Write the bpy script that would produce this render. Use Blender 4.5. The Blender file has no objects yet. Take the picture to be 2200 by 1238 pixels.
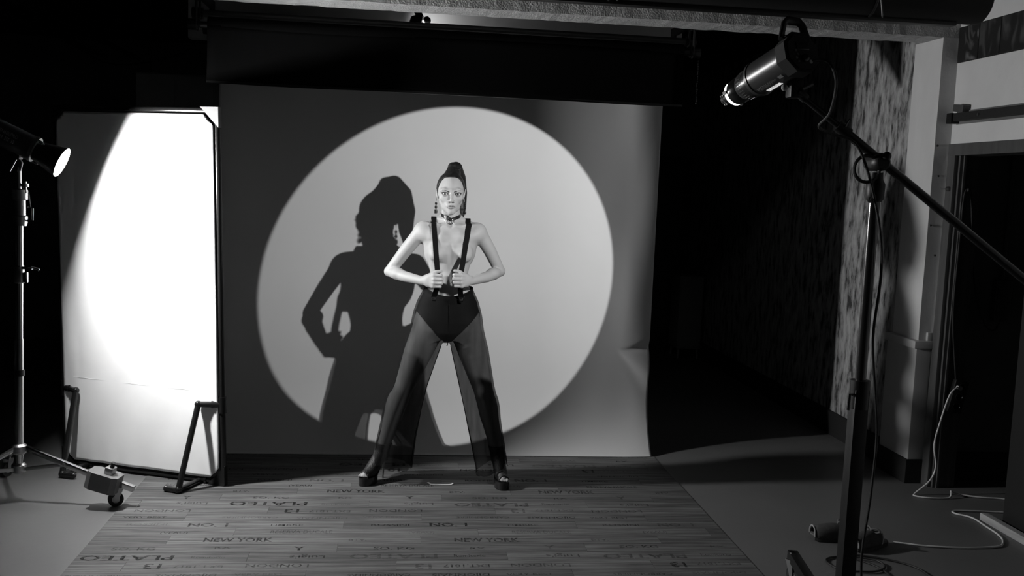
import bpy, bmesh, math, random
import numpy as np
from mathutils import Vector, Matrix, Euler
random.seed(7)
scene = bpy.context.scene
COL = scene.collection

# ---------------------------------------------------------------- camera
F_PX = 2100.0
cam_d = bpy.data.cameras.new('camera')
cam_d.sensor_fit = 'HORIZONTAL'
cam_d.sensor_width = 36.0
cam_d.lens = F_PX / 2200.0 * 36.0
cam_d.clip_start = 0.05
cam = bpy.data.objects.new('camera', cam_d)
COL.objects.link(cam)
# rows: image right, image down, viewing direction, all in room axes
RIGHT = Vector((0.9928, -0.1121, 0.0401))
FWD = Vector((0.1160, 0.9880, -0.1024))
RIGHT.normalize()
FWD = (FWD - RIGHT * FWD.dot(RIGHT)).normalized()
UP = RIGHT.cross(FWD).normalized()
rot = Matrix((RIGHT, UP, -FWD)).transposed()
cam.matrix_world = Matrix.Translation((0, 0, 1.62)) @ rot.to_4x4()
scene.camera = cam

# ---------------------------------------------------------------- world, exposure
world = bpy.data.worlds.new('dark_studio')
scene.world = world
world.use_nodes = True
world.node_tree.nodes['Background'].inputs[0].default_value = (1, 1, 1, 1)
world.node_tree.nodes['Background'].inputs[1].default_value = 0.012  # faint even ambient light, added to lift the darkest areas
scene.view_settings.view_transform = 'Standard'
scene.view_settings.look = 'None'
scene.view_settings.exposure = 0.0
scene.view_settings.gamma = 1.0
scene.view_settings.use_curve_mapping = False

# light of the two strobes (their housings are built further down)
KEY_TIP = Vector((1.152, 3.48, 1.964))
KEY_AXIS = Vector((-0.290, 0.907, -0.305)).normalized()
KEY_HALF = 20.75
KEY_WATT = 186.0
FILL_MOUTH = Vector((-1.600, 4.885, 1.651))
FILL_AXIS = Vector((0.906, 0.04, -0.42)).normalized()
FILL_STRENGTH = 2350.0
kl = bpy.data.lights.new('key_spot', 'SPOT')
kl.energy = KEY_WATT
kl.spot_size = math.radians(2 * KEY_HALF)
kl.spot_blend = 0.02
kl.shadow_soft_size = 0.011
ko = bpy.data.objects.new('key_spot', kl)
COL.objects.link(ko)
ko.location = KEY_TIP + KEY_AXIS * 0.03
ko.rotation_euler = KEY_AXIS.to_track_quat('-Z', 'Y').to_euler()

# ---------------------------------------------------------------- materials
MATS = {}
def mat(name, v, rough=0.6, metal=0.0, spec=0.5, var=0.0, vscale=(4, 4, 4), bump=0.0, bscale=40.0, detail=4.0, coat=0.0):
    if name in MATS:
        return MATS[name]
    m = bpy.data.materials.new(name)
    m.use_nodes = True
    nt = m.node_tree
    b = nt.nodes['Principled BSDF']
    b.inputs['Base Color'].default_value = (v, v, v, 1)
    b.inputs['Roughness'].default_value = rough
    b.inputs['Metallic'].default_value = metal
    b.inputs['Specular IOR Level'].default_value = spec
    if coat:
        b.inputs['Coat Weight'].default_value = coat
    if var or bump:
        tc = nt.nodes.new('ShaderNodeTexCoord')
        mp = nt.nodes.new('ShaderNodeMapping')
        mp.inputs['Scale'].default_value = vscale
        nt.links.new(tc.outputs['Object'], mp.inputs['Vector'])
    if var:
        n = nt.nodes.new('ShaderNodeTexNoise')
        n.inputs['Scale'].default_value = 1.0
        n.inputs['Detail'].default_value = detail
        nt.links.new(mp.outputs['Vector'], n.inputs['Vector'])
        r = nt.nodes.new('ShaderNodeMapRange')
        r.inputs['From Min'].default_value = 0.3
        r.inputs['From Max'].default_value = 0.7
        r.inputs['To Min'].default_value = max(0.0, v * (1 - var))
        r.inputs['To Max'].default_value = v * (1 + var)
        nt.links.new(n.outputs['Fac'], r.inputs['Value'])
        nt.links.new(r.outputs['Result'], b.inputs['Base Color'])
    if bump:
        n2 = nt.nodes.new('ShaderNodeTexNoise')
        n2.inputs['Scale'].default_value = bscale
        n2.inputs['Detail'].default_value = 3.0
        nt.links.new(tc.outputs['Object'], n2.inputs['Vector'])
        bp = nt.nodes.new('ShaderNodeBump')
        bp.inputs['Strength'].default_value = bump
        bp.inputs['Distance'].default_value = 0.01
        nt.links.new(n2.outputs['Fac'], bp.inputs['Height'])
        nt.links.new(bp.outputs['Normal'], b.inputs['Normal'])
    MATS[name] = m
    return m

def emit(name, strength, v=1.0):
    m = bpy.data.materials.new(name)
    m.use_nodes = True
    nt = m.node_tree
    nt.nodes.clear()
    o = nt.nodes.new('ShaderNodeOutputMaterial')
    e = nt.nodes.new('ShaderNodeEmission')
    e.inputs[0].default_value = (v, v, v, 1)
    e.inputs[1].default_value = strength
    nt.links.new(e.outputs[0], o.inputs[0])
    MATS[name] = m
    return m

black_plastic = mat('black_plastic', 0.007, 0.45, 0, .35)
black_matte = mat('black_matte', 0.008, 0.8)
black_gloss = mat('black_gloss', 0.01, 0.22)
grey_plastic = mat('grey_plastic', 0.12, 0.45)
chrome = mat('chrome', 0.5, 0.13, 1.0)
steel = mat('brushed_steel', 0.35, 0.35, 1.0)
dark_metal = mat('dark_metal', 0.006, 0.4, 0.0, 0.4)
rubber = mat('black_rubber', 0.012, 0.65)
white_paint = mat('white_paint', 0.62, 0.6, 0, .3, 0.06, (3, 3, 3), 0.12, 25)
rough_plaster = mat('rough_plaster', 0.44, 0.85, 0, .2, 0.15, (30, 30, 30), 0.55, 110)
painted_wood = mat('painted_wood', 0.45, 0.5, 0, .4, 0.08, (6, 6, 1))
brown_wood = mat('casing_wood', 0.075, 0.5, 0, .4, 0.25, (30, 30, 2))
pale_wood = mat('pale_wood', 0.34, 0.6, 0, .3, 0.2, (40, 4, 40))
dark_wall = mat('dark_wall', 0.12, 0.8, 0, .2, 0.2, (3, 3, 3))
dark_paint = mat('black_ceiling_paint', 0.012, 0.9, 0, .1)
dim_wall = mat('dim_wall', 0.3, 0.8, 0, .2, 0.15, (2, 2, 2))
black_paper = mat('black_paper', 0.0035, 0.95, 0, 0.0)
paper = mat('grey_white_paper', 0.60, 0.85, 0, .15, 0.03, (1.5, 1.5, 1.5), 0.03, 6)
white_cloth = mat('white_cloth', 0.86, 0.9, 0, .1, 0.02, (8, 8, 8), 0.15, 9)
cord_white = mat('white_cord', 0.6, 0.5)
label_grey = mat('label_grey', 0.32, 0.6)
print_dark = mat('floor_print', 0.012, 0.7, 0, .1)

def floor_material():
    m = mat('linoleum', 0.125, 0.42, 0, .2, 0.09, (1.3, 1.3, 1.3), 0.04, 30, 6)
    return m
def plank_material():
    m = bpy.data.materials.new('printed_plank')
    m.use_nodes = True
    nt = m.node_tree
    b = nt.nodes['Principled BSDF']
    tc = nt.nodes.new('ShaderNodeTexCoord')
    geo = nt.nodes.new('ShaderNodeNewGeometry')
    oi = nt.nodes.new('ShaderNodeObjectInfo')
    mp = nt.nodes.new('ShaderNodeMapping')
    mp.inputs['Scale'].default_value = (3.0, 60, 1)
    ad = nt.nodes.new('ShaderNodeVectorMath')
    ad.operation = 'ADD'
    mu = nt.nodes.new('ShaderNodeMath')
    mu.operation = 'MULTIPLY'
    mu.inputs[1].default_value = 37.0
    nt.links.new(oi.outputs['Random'], mu.inputs[0])
    nt.links.new(geo.outputs['Position'], mp.inputs['Vector'])
    nt.links.new(mp.outputs['Vector'], ad.inputs[0])
    nt.links.new(mu.outputs[0], ad.inputs[1])
    n = nt.nodes.new('ShaderNodeTexNoise')
    n.inputs['Scale'].default_value = 1.0
    n.inputs['Detail'].default_value = 6.0
    n.inputs['Roughness'].default_value = 0.65
    nt.links.new(ad.outputs[0], n.inputs['Vector'])
    r = nt.nodes.new('ShaderNodeMapRange')
    r.inputs['From Min'].default_value = 0.3
    r.inputs['From Max'].default_value = 0.7
    r.inputs['To Min'].default_value = 0.028
    r.inputs['To Max'].default_value = 0.15
    nt.links.new(n.outputs['Fac'], r.inputs['Value'])
    tone = nt.nodes.new('ShaderNodeMapRange')
    tone.inputs['To Min'].default_value = 0.78
    tone.inputs['To Max'].default_value = 1.2
    nt.links.new(oi.outputs['Random'], tone.inputs['Value'])
    mm = nt.nodes.new('ShaderNodeMath')
    mm.operation = 'MULTIPLY'
    nt.links.new(r.outputs['Result'], mm.inputs[0])
    nt.links.new(tone.outputs['Result'], mm.inputs[1])
    nt.links.new(mm.outputs[0], b.inputs['Base Color'])
    b.inputs['Roughness'].default_value = 0.6
    b.inputs['Specular IOR Level'].default_value = 0.15
    MATS['printed_plank'] = m
    return m
def print_material_worn():
    m = print_dark
    nt = m.node_tree
    b = nt.nodes['Principled BSDF']
    geo = nt.nodes.new('ShaderNodeNewGeometry')
    n = nt.nodes.new('ShaderNodeTexNoise')
    n.inputs['Scale'].default_value = 90.0
    n.inputs['Detail'].default_value = 3.0
    nt.links.new(geo.outputs['Position'], n.inputs['Vector'])
    oi = nt.nodes.new('ShaderNodeObjectInfo')
    r1 = nt.nodes.new('ShaderNodeMapRange')
    r1.inputs['To Min'].default_value = 0.30
    r1.inputs['To Max'].default_value = 0.95
    nt.links.new(oi.outputs['Random'], r1.inputs['Value'])
    r2 = nt.nodes.new('ShaderNodeMapRange')
    r2.inputs['From Min'].default_value = 0.35
    r2.inputs['From Max'].default_value = 0.6
    r2.inputs['To Min'].default_value = 0.35
    nt.links.new(n.outputs['Fac'], r2.inputs['Value'])
    mu = nt.nodes.new('ShaderNodeMath')
    mu.operation = 'MULTIPLY'
    nt.links.new(r1.outputs['Result'], mu.inputs[0])
    nt.links.new(r2.outputs['Result'], mu.inputs[1])
    nt.links.new(mu.outputs[0], b.inputs['Alpha'])
print_material_worn()
def wallpaper_material():
    m = bpy.data.materials.new('mottled_wallpaper')
    m.use_nodes = True
    nt = m.node_tree
    b = nt.nodes['Principled BSDF']
    tc = nt.nodes.new('ShaderNodeTexCoord')
    mp = nt.nodes.new('ShaderNodeMapping')
    mp.inputs['Scale'].default_value = (22, 22, 7)
    nt.links.new(tc.outputs['Object'], mp.inputs['Vector'])
    n = nt.nodes.new('ShaderNodeTexNoise')
    n.inputs['Scale'].default_value = 1.0
    n.inputs['Detail'].default_value = 7.0
    n.inputs['Roughness'].default_value = 0.62
    nt.links.new(mp.outputs['Vector'], n.inputs['Vector'])
    cr = nt.nodes.new('ShaderNodeValToRGB')
    e = cr.color_ramp.elements
    e[0].position = 0.38
    e[0].color = (0.05, 0.05, 0.05, 1)
    e[1].position = 0.62
    e[1].color = (0.42, 0.42, 0.42, 1)
    q = cr.color_ramp.elements.new(0.47)
    q.color = (0.24, 0.24, 0.24, 1)
    nt.links.new(n.outputs['Fac'], cr.inputs['Fac'])
    nt.links.new(cr.outputs['Color'], b.inputs['Base Color'])
    b.inputs['Roughness'].default_value = 0.85
    b.inputs['Specular IOR Level'].default_value = 0.2
    MATS['wallpaper'] = m
    return m
def sheer_material():
    m = bpy.data.materials.new('sheer_black_mesh')
    m.use_nodes = True
    nt = m.node_tree
    b = nt.nodes['Principled BSDF']
    b.inputs['Base Color'].default_value = (0.005, 0.005, 0.005, 1)
    b.inputs['Roughness'].default_value = 0.7
    b.inputs['Specular IOR Level'].default_value = 0.1
    t = nt.nodes.new('ShaderNodeBsdfTransparent')
    mx = nt.nodes.new('ShaderNodeMixShader')
    # woven net: threads run up and down and around, the gaps let light through
    tc = nt.nodes.new('ShaderNodeTexCoord')
    mp = nt.nodes.new('ShaderNodeMapping')
    mp.inputs['Scale'].default_value = (26, 26, 3)
    nz = nt.nodes.new('ShaderNodeTexNoise')
    nz.inputs['Scale'].default_value = 1.0
    nz.inputs['Detail'].default_value = 3.0
    nt.links.new(tc.outputs['Object'], mp.inputs['Vector'])
    nt.links.new(mp.outputs['Vector'], nz.inputs['Vector'])
    r = nt.nodes.new('ShaderNodeMapRange')
    r.inputs['From Min'].default_value = 0.3
    r.inputs['From Max'].default_value = 0.7
    r.inputs['To Min'].default_value = 0.56
    r.inputs['To Max'].default_value = 0.72
    nt.links.new(nz.outputs['Fac'], r.inputs['Value'])
    nt.links.new(r.outputs['Result'], mx.inputs[0])
    nt.links.new(t.outputs[0], mx.inputs[1])
    nt.links.new(b.outputs[0], mx.inputs[2])
    o = nt.nodes['Material Output']
    nt.links.new(mx.outputs[0], o.inputs[0])
    MATS['sheer'] = m
    return m
def skin_material():
    m = bpy.data.materials.new('skin')
    m.use_nodes = True
    nt = m.node_tree
    b = nt.nodes['Principled BSDF']
    a = nt.nodes.new('ShaderNodeAttribute')
    a.attribute_name = 'tone'
    nt.links.new(a.outputs['Color'], b.inputs['Base Color'])
    b.inputs['Roughness'].default_value = 0.55
    b.inputs['Specular IOR Level'].default_value = 0.28
    MATS['skin'] = m
    return m

# ---------------------------------------------------------------- mesh helpers
def frame_from(axis, up=Vector((0, 0, 1))):
    z = Vector(axis).normalized()
    x = Vector(up).cross(z)
    if x.length < 1e-4:
        x = Vector((1, 0, 0)).cross(z)
    x.normalize()
    y = z.cross(x)
    return Matrix((x, y, z)).transposed()

def catmull(pts, n=6):
    pts = [Vector(p) for p in pts]
    out = []
    for i in range(len(pts) - 1):
        p0 = pts[i - 1] if i else pts[i] * 2 - pts[i + 1]
        p1, p2 = pts[i], pts[i + 1]
        p3 = pts[i + 2] if i + 2 < len(pts) else p2 * 2 - p1
        for k in range(n):
            t = k / n
            out.append(0.5 * ((2 * p1) + (-p0 + p2) * t + (2 * p0 - 5 * p1 + 4 * p2 - p3) * t * t + (-p0 + 3 * p1 - 3 * p2 + p3) * t ** 3))
    out.append(pts[-1])
    return out

class MB:
    def __init__(self):
        self.v = []
        self.f = []
        self.M = Matrix.Identity(4)
    def add(self, vs, fs):
        k = len(self.v)
        self.v += [self.M @ Vector(p) for p in vs]
        self.f += [tuple(i + k for i in f) for f in fs]
        return self
    def box(self, c, s, R=None, bev=0.0):
        hx, hy, hz = s[0] / 2, s[1] / 2, s[2] / 2
        R = R or Matrix.Identity(3)
        c = Vector(c)
        if bev > 0:
            b = min(bev, hx * .9, hy * .9, hz * .9)
            bm = bmesh.new()
            bmesh.ops.create_cube(bm, size=1.0)
            for v in bm.verts:
                v.co = Vector((v.co.x * 2 * hx, v.co.y * 2 * hy, v.co.z * 2 * hz))
            bmesh.ops.bevel(bm, geom=bm.edges[:], offset=b, segments=2, affect='EDGES', profile=.6)
            bm.verts.index_update()
            vs = [c + R @ v.co for v in bm.verts]
            fs = [[v.index for v in f.verts] for f in bm.faces]
            bm.free()
            return self.add(vs, fs)
        vs = [c + R @ Vector((sx * hx, sy * hy, sz * hz)) for sx in (-1, 1) for sy in (-1, 1) for sz in (-1, 1)]
        fs = [(0, 1, 3, 2), (4, 6, 7, 5), (0, 4, 5, 1), (2, 3, 7, 6), (0, 2, 6, 4), (1, 5, 7, 3)]
        return self.add(vs, fs)
    def cyl(self, p0, p1, r0, r1=None, n=20, caps=True):
        return self.lathe(p0, Vector(p1) - Vector(p0), [(0, r0), ((Vector(p1) - Vector(p0)).length, r0 if r1 is None else r1)], n, caps)
    def lathe(self, base, axis, prof, n=24, caps=True, up=Vector((0, 0, 1)), phase=0.0):
        R = frame_from(axis, up)
        base = Vector(base)
        vs, fs = [], []
        for (t, r) in prof:
            for k in range(n):
                a = 2 * math.pi * k / n + phase
                vs.append(base + R @ Vector((r * math.cos(a), r * math.sin(a), t)))
        for i in range(len(prof) - 1):
            for k in range(n):
                k2 = (k + 1) % n
                fs.append((i * n + k, i * n + k2, (i + 1) * n + k2, (i + 1) * n + k))
        if caps:
            fs.append(tuple(range(n - 1, -1, -1)))
            fs.append(tuple((len(prof) - 1) * n + k for k in range(n)))
        return self.add(vs, fs)
    def tube(self, pts, r, n=8, closed=False, flat=1.0, caps=True):
        pts = [Vector(p) for p in pts]
        m = len(pts)
        rs = r if isinstance(r, (list, tuple)) else [r] * m
        tang = []
        for i in range(m):
            if closed:
                t = pts[(i + 1) % m] - pts[i - 1]
            else:
                t = pts[min(i + 1, m - 1)] - pts[max(i - 1, 0)]
            tang.append(t.normalized())
        nrm = tang[0].orthogonal().normalized()
        vs, fs = [], []
        for i in range(m):
            t = tang[i]
            nrm = (nrm - t * nrm.dot(t))
            nrm = nrm.normalized() if nrm.length > 1e-6 else t.orthogonal().normalized()
            b = t.cross(nrm)
            for k in range(n):
                a = 2 * math.pi * k / n
                vs.append(pts[i] + nrm * (math.cos(a) * rs[i]) + b * (math.sin(a) * rs[i] * flat))
        for i in range(m if closed else m - 1):
            j = (i + 1) % m
            for k in range(n):
                k2 = (k + 1) % n
                fs.append((i * n + k, i * n + k2, j * n + k2, j * n + k))
        if not closed and caps:
            fs.append(tuple(range(n - 1, -1, -1)))
            fs.append(tuple((m - 1) * n + k for k in range(n)))
        return self.add(vs, fs)
    def ribbon(self, pts, width, thick, side=Vector((1, 0, 0))):
        pts = [Vector(p) for p in pts]
        m = len(pts)
        vs, fs = [], []
        sides = side if isinstance(side, list) else [side] * m
        for i in range(m):
            t = (pts[min(i + 1, m - 1)] - pts[max(i - 1, 0)]).normalized()
            s = Vector(sides[i])
            s = (s - t * s.dot(t)).normalized()
            nn = t.cross(s)
            for a, b in ((-1, -1), (1, -1), (1, 1), (-1, 1)):
                vs.append(pts[i] + s * (a * width / 2) + nn * (b * thick / 2))
        for i in range(m - 1):
            for k in range(4):
                k2 = (k + 1) % 4
                fs.append((i * 4 + k, i * 4 + k2, i * 4 + 4 + k2, i * 4 + 4 + k))
        fs += [(3, 2, 1, 0), tuple((m - 1) * 4 + k for k in range(4))]
        return self.add(vs, fs)
    def sphere(self, c, r, n=16, m=10):
        r = Vector((r, r, r)) if not hasattr(r, '__len__') else Vector(r)
        c = Vector(c)
        vs, fs = [c + Vector((0, 0, -r.z))], []
        for i in range(1, m):
            ph = -math.pi / 2 + math.pi * i / m
            for k in range(n):
                a = 2 * math.pi * k / n
                vs.append(c + Vector((r.x * math.cos(ph) * math.cos(a), r.y * math.cos(ph) * math.sin(a), r.z * math.sin(ph))))
        vs.append(c + Vector((0, 0, r.z)))
        for k in range(n):
            fs.append((0, 1 + (k + 1) % n, 1 + k))
            for i in range(m - 2):
                a = 1 + i * n
                fs.append((a + k, a + (k + 1) % n, a + n + (k + 1) % n, a + n + k))
            fs.append((len(vs) - 1, 1 + (m - 2) * n + k, 1 + (m - 2) * n + (k + 1) % n))
        return self.add(vs, fs)
    def prism(self, poly, z0, z1, R=None, c=(0, 0, 0)):
        R = R or Matrix.Identity(3)
        c = Vector(c)
        n = len(poly)
        vs = [c + R @ Vector((p[0], p[1], z0)) for p in poly] + [c + R @ Vector((p[0], p[1], z1)) for p in poly]
        fs = [tuple(range(n - 1, -1, -1)), tuple(range(n, 2 * n))] + [(k, (k + 1) % n, n + (k + 1) % n, n + k) for k in range(n)]
        return self.add(vs, fs)
    def mesh(self, name):
        me = bpy.data.meshes.new(name)
        me.from_pydata([tuple(p) for p in self.v], [], self.f)
        me.update()
        return me
    def build(self, name, m, parent=None, smooth=True, bevel=0.0):
        me = self.mesh(name)
        return link(name, me, m, parent, smooth, bevel)

def link(name, me, m, parent=None, smooth=True, bevel=0.0):
    o = bpy.data.objects.new(name, me)
    COL.objects.link(o)
    if m is not None and not me.materials:
        me.materials.append(m)
    if parent is not None:
        o.parent = parent
        o.matrix_parent_inverse = parent.matrix_world.inverted()
    if smooth and len(me.polygons):
        bm = bmesh.new()
        bm.from_mesh(me)
        for f in bm.faces:
            f.smooth = True
        for e in bm.edges:
            if len(e.link_faces) == 2 and e.calc_face_angle(0) > math.radians(38):
                e.smooth = False
        bm.to_mesh(me)
        bm.free()
    return o

def empty(name, loc=(0, 0, 0)):
    o = bpy.data.objects.new(name, None)
    COL.objects.link(o)
    o.location = loc
    o.empty_display_size = 0.05
    o.matrix_world = Matrix.Translation(loc)
    return o
def tag(o, label, cat, group=None, kind=None):
    o['label'] = label
    o['category'] = cat
    if group:
        o['group'] = group
    if kind:
        o['kind'] = kind
    return o
def struct(o, label=None, cat=None):
    o['kind'] = 'structure'
    if label:
        o['label'] = label
    if cat:
        o['category'] = cat
    return o

def text_mesh(body, size=0.05, ext=0.0, bold=0.0, width=None):
    c = bpy.data.curves.new('lettering', 'FONT')
    c.body = body
    c.size = size
    c.align_x = 'CENTER'
    c.align_y = 'CENTER'
    c.extrude = ext
    c.offset = bold
    c.resolution_u = 2
    o = bpy.data.objects.new('lettering', c)
    COL.objects.link(o)
    dg = bpy.context.evaluated_depsgraph_get()
    me = bpy.data.meshes.new_from_object(o.evaluated_get(dg))
    bpy.data.objects.remove(o)
    bpy.data.curves.remove(c)
    me.materials.clear()
    if width and len(me.vertices):
        xs = [v.co.x for v in me.vertices]
        s = width / (max(xs) - min(xs))
        for v in me.vertices:
            v.co.x *= s
    return me
# ================================================================ ROOM
plank_m = plank_material()
wallpaper_m = wallpaper_material()
def boxobj(name, lo, hi, m, parent=None, bev=0.0, smooth=False):
    c = [(a + b) / 2 for a, b in zip(lo, hi)]
    s = [b - a for a, b in zip(lo, hi)]
    return MB().box(c, s, bev=bev).build(name, m, parent, smooth)

struct(boxobj('floor', (-4.2, -2.5, -0.12), (5.2, 10.4, 0), floor_material()), 'smooth light grey linoleum floor', 'floor')
struct(boxobj('ceiling', (-4.2, -2.5, 2.85), (5.2, 10.4, 2.97), dark_paint), 'black painted ceiling', 'ceiling')
struct(boxobj('wall_left', (-3.9, -2.5, 0), (-3.75, 10.4, 2.85), black_matte), 'black wall at the far left', 'wall')
struct(boxobj('wall_back', (-3.75, 9.7, 0), (3.03, 9.85, 2.85), dark_wall), 'dark wall of the room behind the backdrop', 'wall')
# right wall with the doorway
wm = MB()
wm.box((3.145, 0.55, 1.425), (0.13, 6.1, 2.85))
wm.box((3.145, 4.387, 2.3915), (0.13, 1.574, 0.917))
wm.box((3.145, 5.24, 1.425), (0.13, 0.132, 2.85))
struct(wm.build('wall_right', white_paint, smooth=False), 'white painted side wall with a doorway', 'wall')
struct(boxobj('wall_partition', (3.03, 5.57, 0), (3.21, 9.7, 2.85), wallpaper_m), 'side wall with mottled vertical-grain wallpaper', 'wall')
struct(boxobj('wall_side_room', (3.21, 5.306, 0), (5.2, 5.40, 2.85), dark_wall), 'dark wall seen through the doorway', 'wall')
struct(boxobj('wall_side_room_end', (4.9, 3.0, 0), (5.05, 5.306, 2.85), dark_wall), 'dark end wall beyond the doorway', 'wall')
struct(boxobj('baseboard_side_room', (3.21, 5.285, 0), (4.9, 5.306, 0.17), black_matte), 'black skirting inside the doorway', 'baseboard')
struct(boxobj('baseboard_partition', (3.005, 5.57, 0), (3.03, 9.7, 0.16), black_matte), 'black skirting under the mottled wallpaper', 'baseboard')

# portal: beam and column
def rough_box(lo, hi, n, amp, seed, front_only=True):
    rng = random.Random(seed)
    bm = bmesh.new()
    bmesh.ops.create_cube(bm, size=1.0)
    for v in bm.verts:
        v.co = Vector([(a + b) / 2 + c * (b - a) for a, b, c in zip(lo, hi, v.co)])
    ed = [e for e in bm.edges if abs((e.verts[0].co - e.verts[1].co)[n[0]]) > .5 * (hi[n[0]] - lo[n[0]])]
    bmesh.ops.subdivide_edges(bm, edges=ed, cuts=n[1], use_grid_fill=True)
    for v in bm.verts:
        v.co += Vector((0 if n[0] == 0 else rng.uniform(-amp, amp), rng.uniform(-amp, amp), rng.uniform(-amp, amp) if n[0] == 0 else 0))
    me = bpy.data.meshes.new('beam')
    bm.to_mesh(me)
    bm.free()
    return me
struct(link('trim_1', rough_box((-3.75, 5.27, 2.55), (3.2, 5.5, 2.85), (0, 160), .0022, 3), rough_plaster, None, False), 'rough plastered ceiling beam across the room', 'beam')
col = struct(link('trim_2', rough_box((2.985, 5.27, 0.0), (3.2, 5.57, 2.55), (2, 24), .0007, 5), mat('column_paint', 0.58, 0.55, 0, .3, 0.07, (5, 5, 2), 0.15, 30), None, False), 'white plastered column beside the doorway', 'column')
p = MB().box((3.03, 5.42, 0.47), (0.125, 0.34, 0.66), bev=.004)
p.build('wainscot_board', painted_wood, col)
MB().box((3.022, 5.415, 0.815), (0.15, 0.36, 0.045), bev=.005).build('wainscot_cap', painted_wood, col)
MB().box((3.05, 5.262, 0.86), (0.04, 0.02, 0.05), bev=.003).build('wainscot_end_block', painted_wood, col)
MB().box((3.025, 5.42, 0.07), (0.14, 0.36, 0.14)).build('plinth', black_matte, col)
for k, (x, z) in enumerate(((3.0, 1.95), (3.02, 1.78), (2.999, 1.5), (3.04, 1.33), (3.03, 0.55))):
    MB().cyl((x, 5.268, z), (x, 5.263, z), 0.006, n=10).build('nail_hole_plug', mat('dark_spot', 0.06, .8), col)
# door casing
cas = empty('trim_3', (3.08, 5.2, 0))
struct(cas, 'dark wooden door casing with a worn head board', 'door casing')
MB().box((3.07, 5.2095, 0.965), (0.03, 0.071, 1.93), bev=.004).build('casing_upright', brown_wood, cas)
MB().box((3.07, 4.42, 1.927), (0.034, 1.65, 0.066), bev=.004).build('casing_head', brown_wood, cas)
MB().box((3.145, 5.166, 0.95), (0.13, 0.016, 1.9)).build('jamb', brown_wood, cas)
MB().box((3.145, 4.40, 1.905), (0.13, 1.55, 0.02)).build('jamb_head', brown_wood, cas)
MB().box((3.105, 5.154, 0.95), (0.012, 0.012, 1.9)).build('door_stop', brown_wood, cas)
# sliding door leaf standing half open in the doorway
d1 = empty('door_1', (3.12, 4.0, 0))
struct(d1, 'dark flush door leaf standing half open at the right edge', 'door')
MB().box((3.135, 4.08, 0.95), (0.04, 0.94, 1.86), bev=.003).build('door_panel', mat('dark_door', 0.018, .45), d1)
h = MB()
ring = [Vector((3.112, 4.48 + .020 * math.cos(a), 1.12 + .06 * math.sin(a))) for a in [2 * math.pi * k / 28 for k in range(28)]]
h.tube(ring, 0.0045, 8, closed=True)
h.build('flush_pull', chrome, d1)
tag(boxobj('floor_guide_rail', (3.035, 3.6, 0.0), (3.075, 4.62, 0.038), pale_wood, bev=.003), 'pale wooden floor rail at the foot of the dark door leaf', 'rail')
# back door
d2 = empty('door_2', (2.4, 9.7, 0))
struct(d2, 'dark door in the far wall behind the backdrop', 'door')
MB().box((2.42, 9.685, 0.96), (0.88, 0.03, 1.92)).build('door_panel', mat('back_door', 0.02, .5), d2)
for a, b in (((2.885, 9.68, 0.98), (0.06, 0.05, 1.96)), ((1.955, 9.68, 0.98), (0.06, 0.05, 1.96)), ((2.42, 9.68, 1.955), (0.99, 0.05, 0.07))):
    MB().box(a, b).build('door_frame', mat('back_door_frame', 0.008, .6), d2)
hb = MB().cyl((2.06, 9.67, 1.0), (2.06, 9.62, 1.0), .008).tube([(2.06, 9.62, 1.0), (2.17, 9.62, 1.0)], .008)
hb.build('door_handle', steel, d2)
struct(boxobj('trim_4', (-1.3, 6.2, 2.44), (1.75, 6.3, 2.85), mat('bulkhead', 0.5, .7)), 'pale bulkhead board behind the paper rollers', 'bulkhead')

# dim furniture in the back room
cb = empty('storage_cabinet', (2.83, 9.38, 0))
tag(cb, 'narrow pale cabinet on short legs beside the far door', 'cabinet')
MB().box((2.87, 9.45, 0.46), (0.24, 0.30, 0.72), bev=.006).build('body', dim_wall, cb)
MB().box((2.87, 9.296, 0.46), (0.22, 0.012, 0.68), bev=.003).build('door', dim_wall, cb)
for sx in (-1, 1):
    for sy in (-1, 1):
        MB().cyl((2.87 + sx * .09, 9.45 + sy * .12, .10), (2.87 + sx * .1, 9.45 + sy * .125, 0), .014, .01, 10).build('leg', pale_wood, cb)
wcab = empty('wall_cabinet', (-1.55, 7.15, 2.0))
tag(wcab, 'dim pale hanging cabinet high behind the white reflector panel', 'cabinet')
MB().box((-1.55, 7.15, 2.18), (0.52, 0.3, 0.24), bev=.006).build('body', dim_wall, wcab)
for x in (-1.68, -1.42):
    MB().box((x, 6.992, 2.18), (0.25, 0.014, 0.22), bev=.003).build('door', dim_wall, wcab)
for x in (-1.75, -1.35):
    MB().cyl((x, 7.15, 2.3), (x, 7.15, 2.85), .008).build('hanger_rod', dark_metal, wcab)
ct = empty('ceiling_track', (-2.1, 6.0, 2.85))
tag(ct, 'black ceiling track with hangers at the upper left', 'ceiling track')
MB().box((-2.1, 6.4, 2.52), (.03, 3.6, .03)).build('rail', black_plastic, ct)
MB().box((-2.35, 6.4, 2.52), (.03, 3.6, .03)).build('rail', black_plastic, ct)
for y in (4.9, 6.1, 7.3):
    MB().box((-2.225, y, 2.55), (.28, .03, .03)).build('cross_bar', black_plastic, ct)
    MB().cyl((-2.225, y, 2.56), (-2.225, y, 2.85), .008).build('hanger', black_plastic, ct)
pc = tag(MB().tube(catmull([(-2.34, 7.3, 2.50), (-2.0, 7.2, 2.36), (-1.5, 6.9, 2.42), (-1.3, 6.6, 2.55), (-1.25, 6.5, 2.84)], 8), .006).build('ceiling_cable', rubber), 'black cable sagging under the ceiling at the upper left', 'cable')

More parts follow.
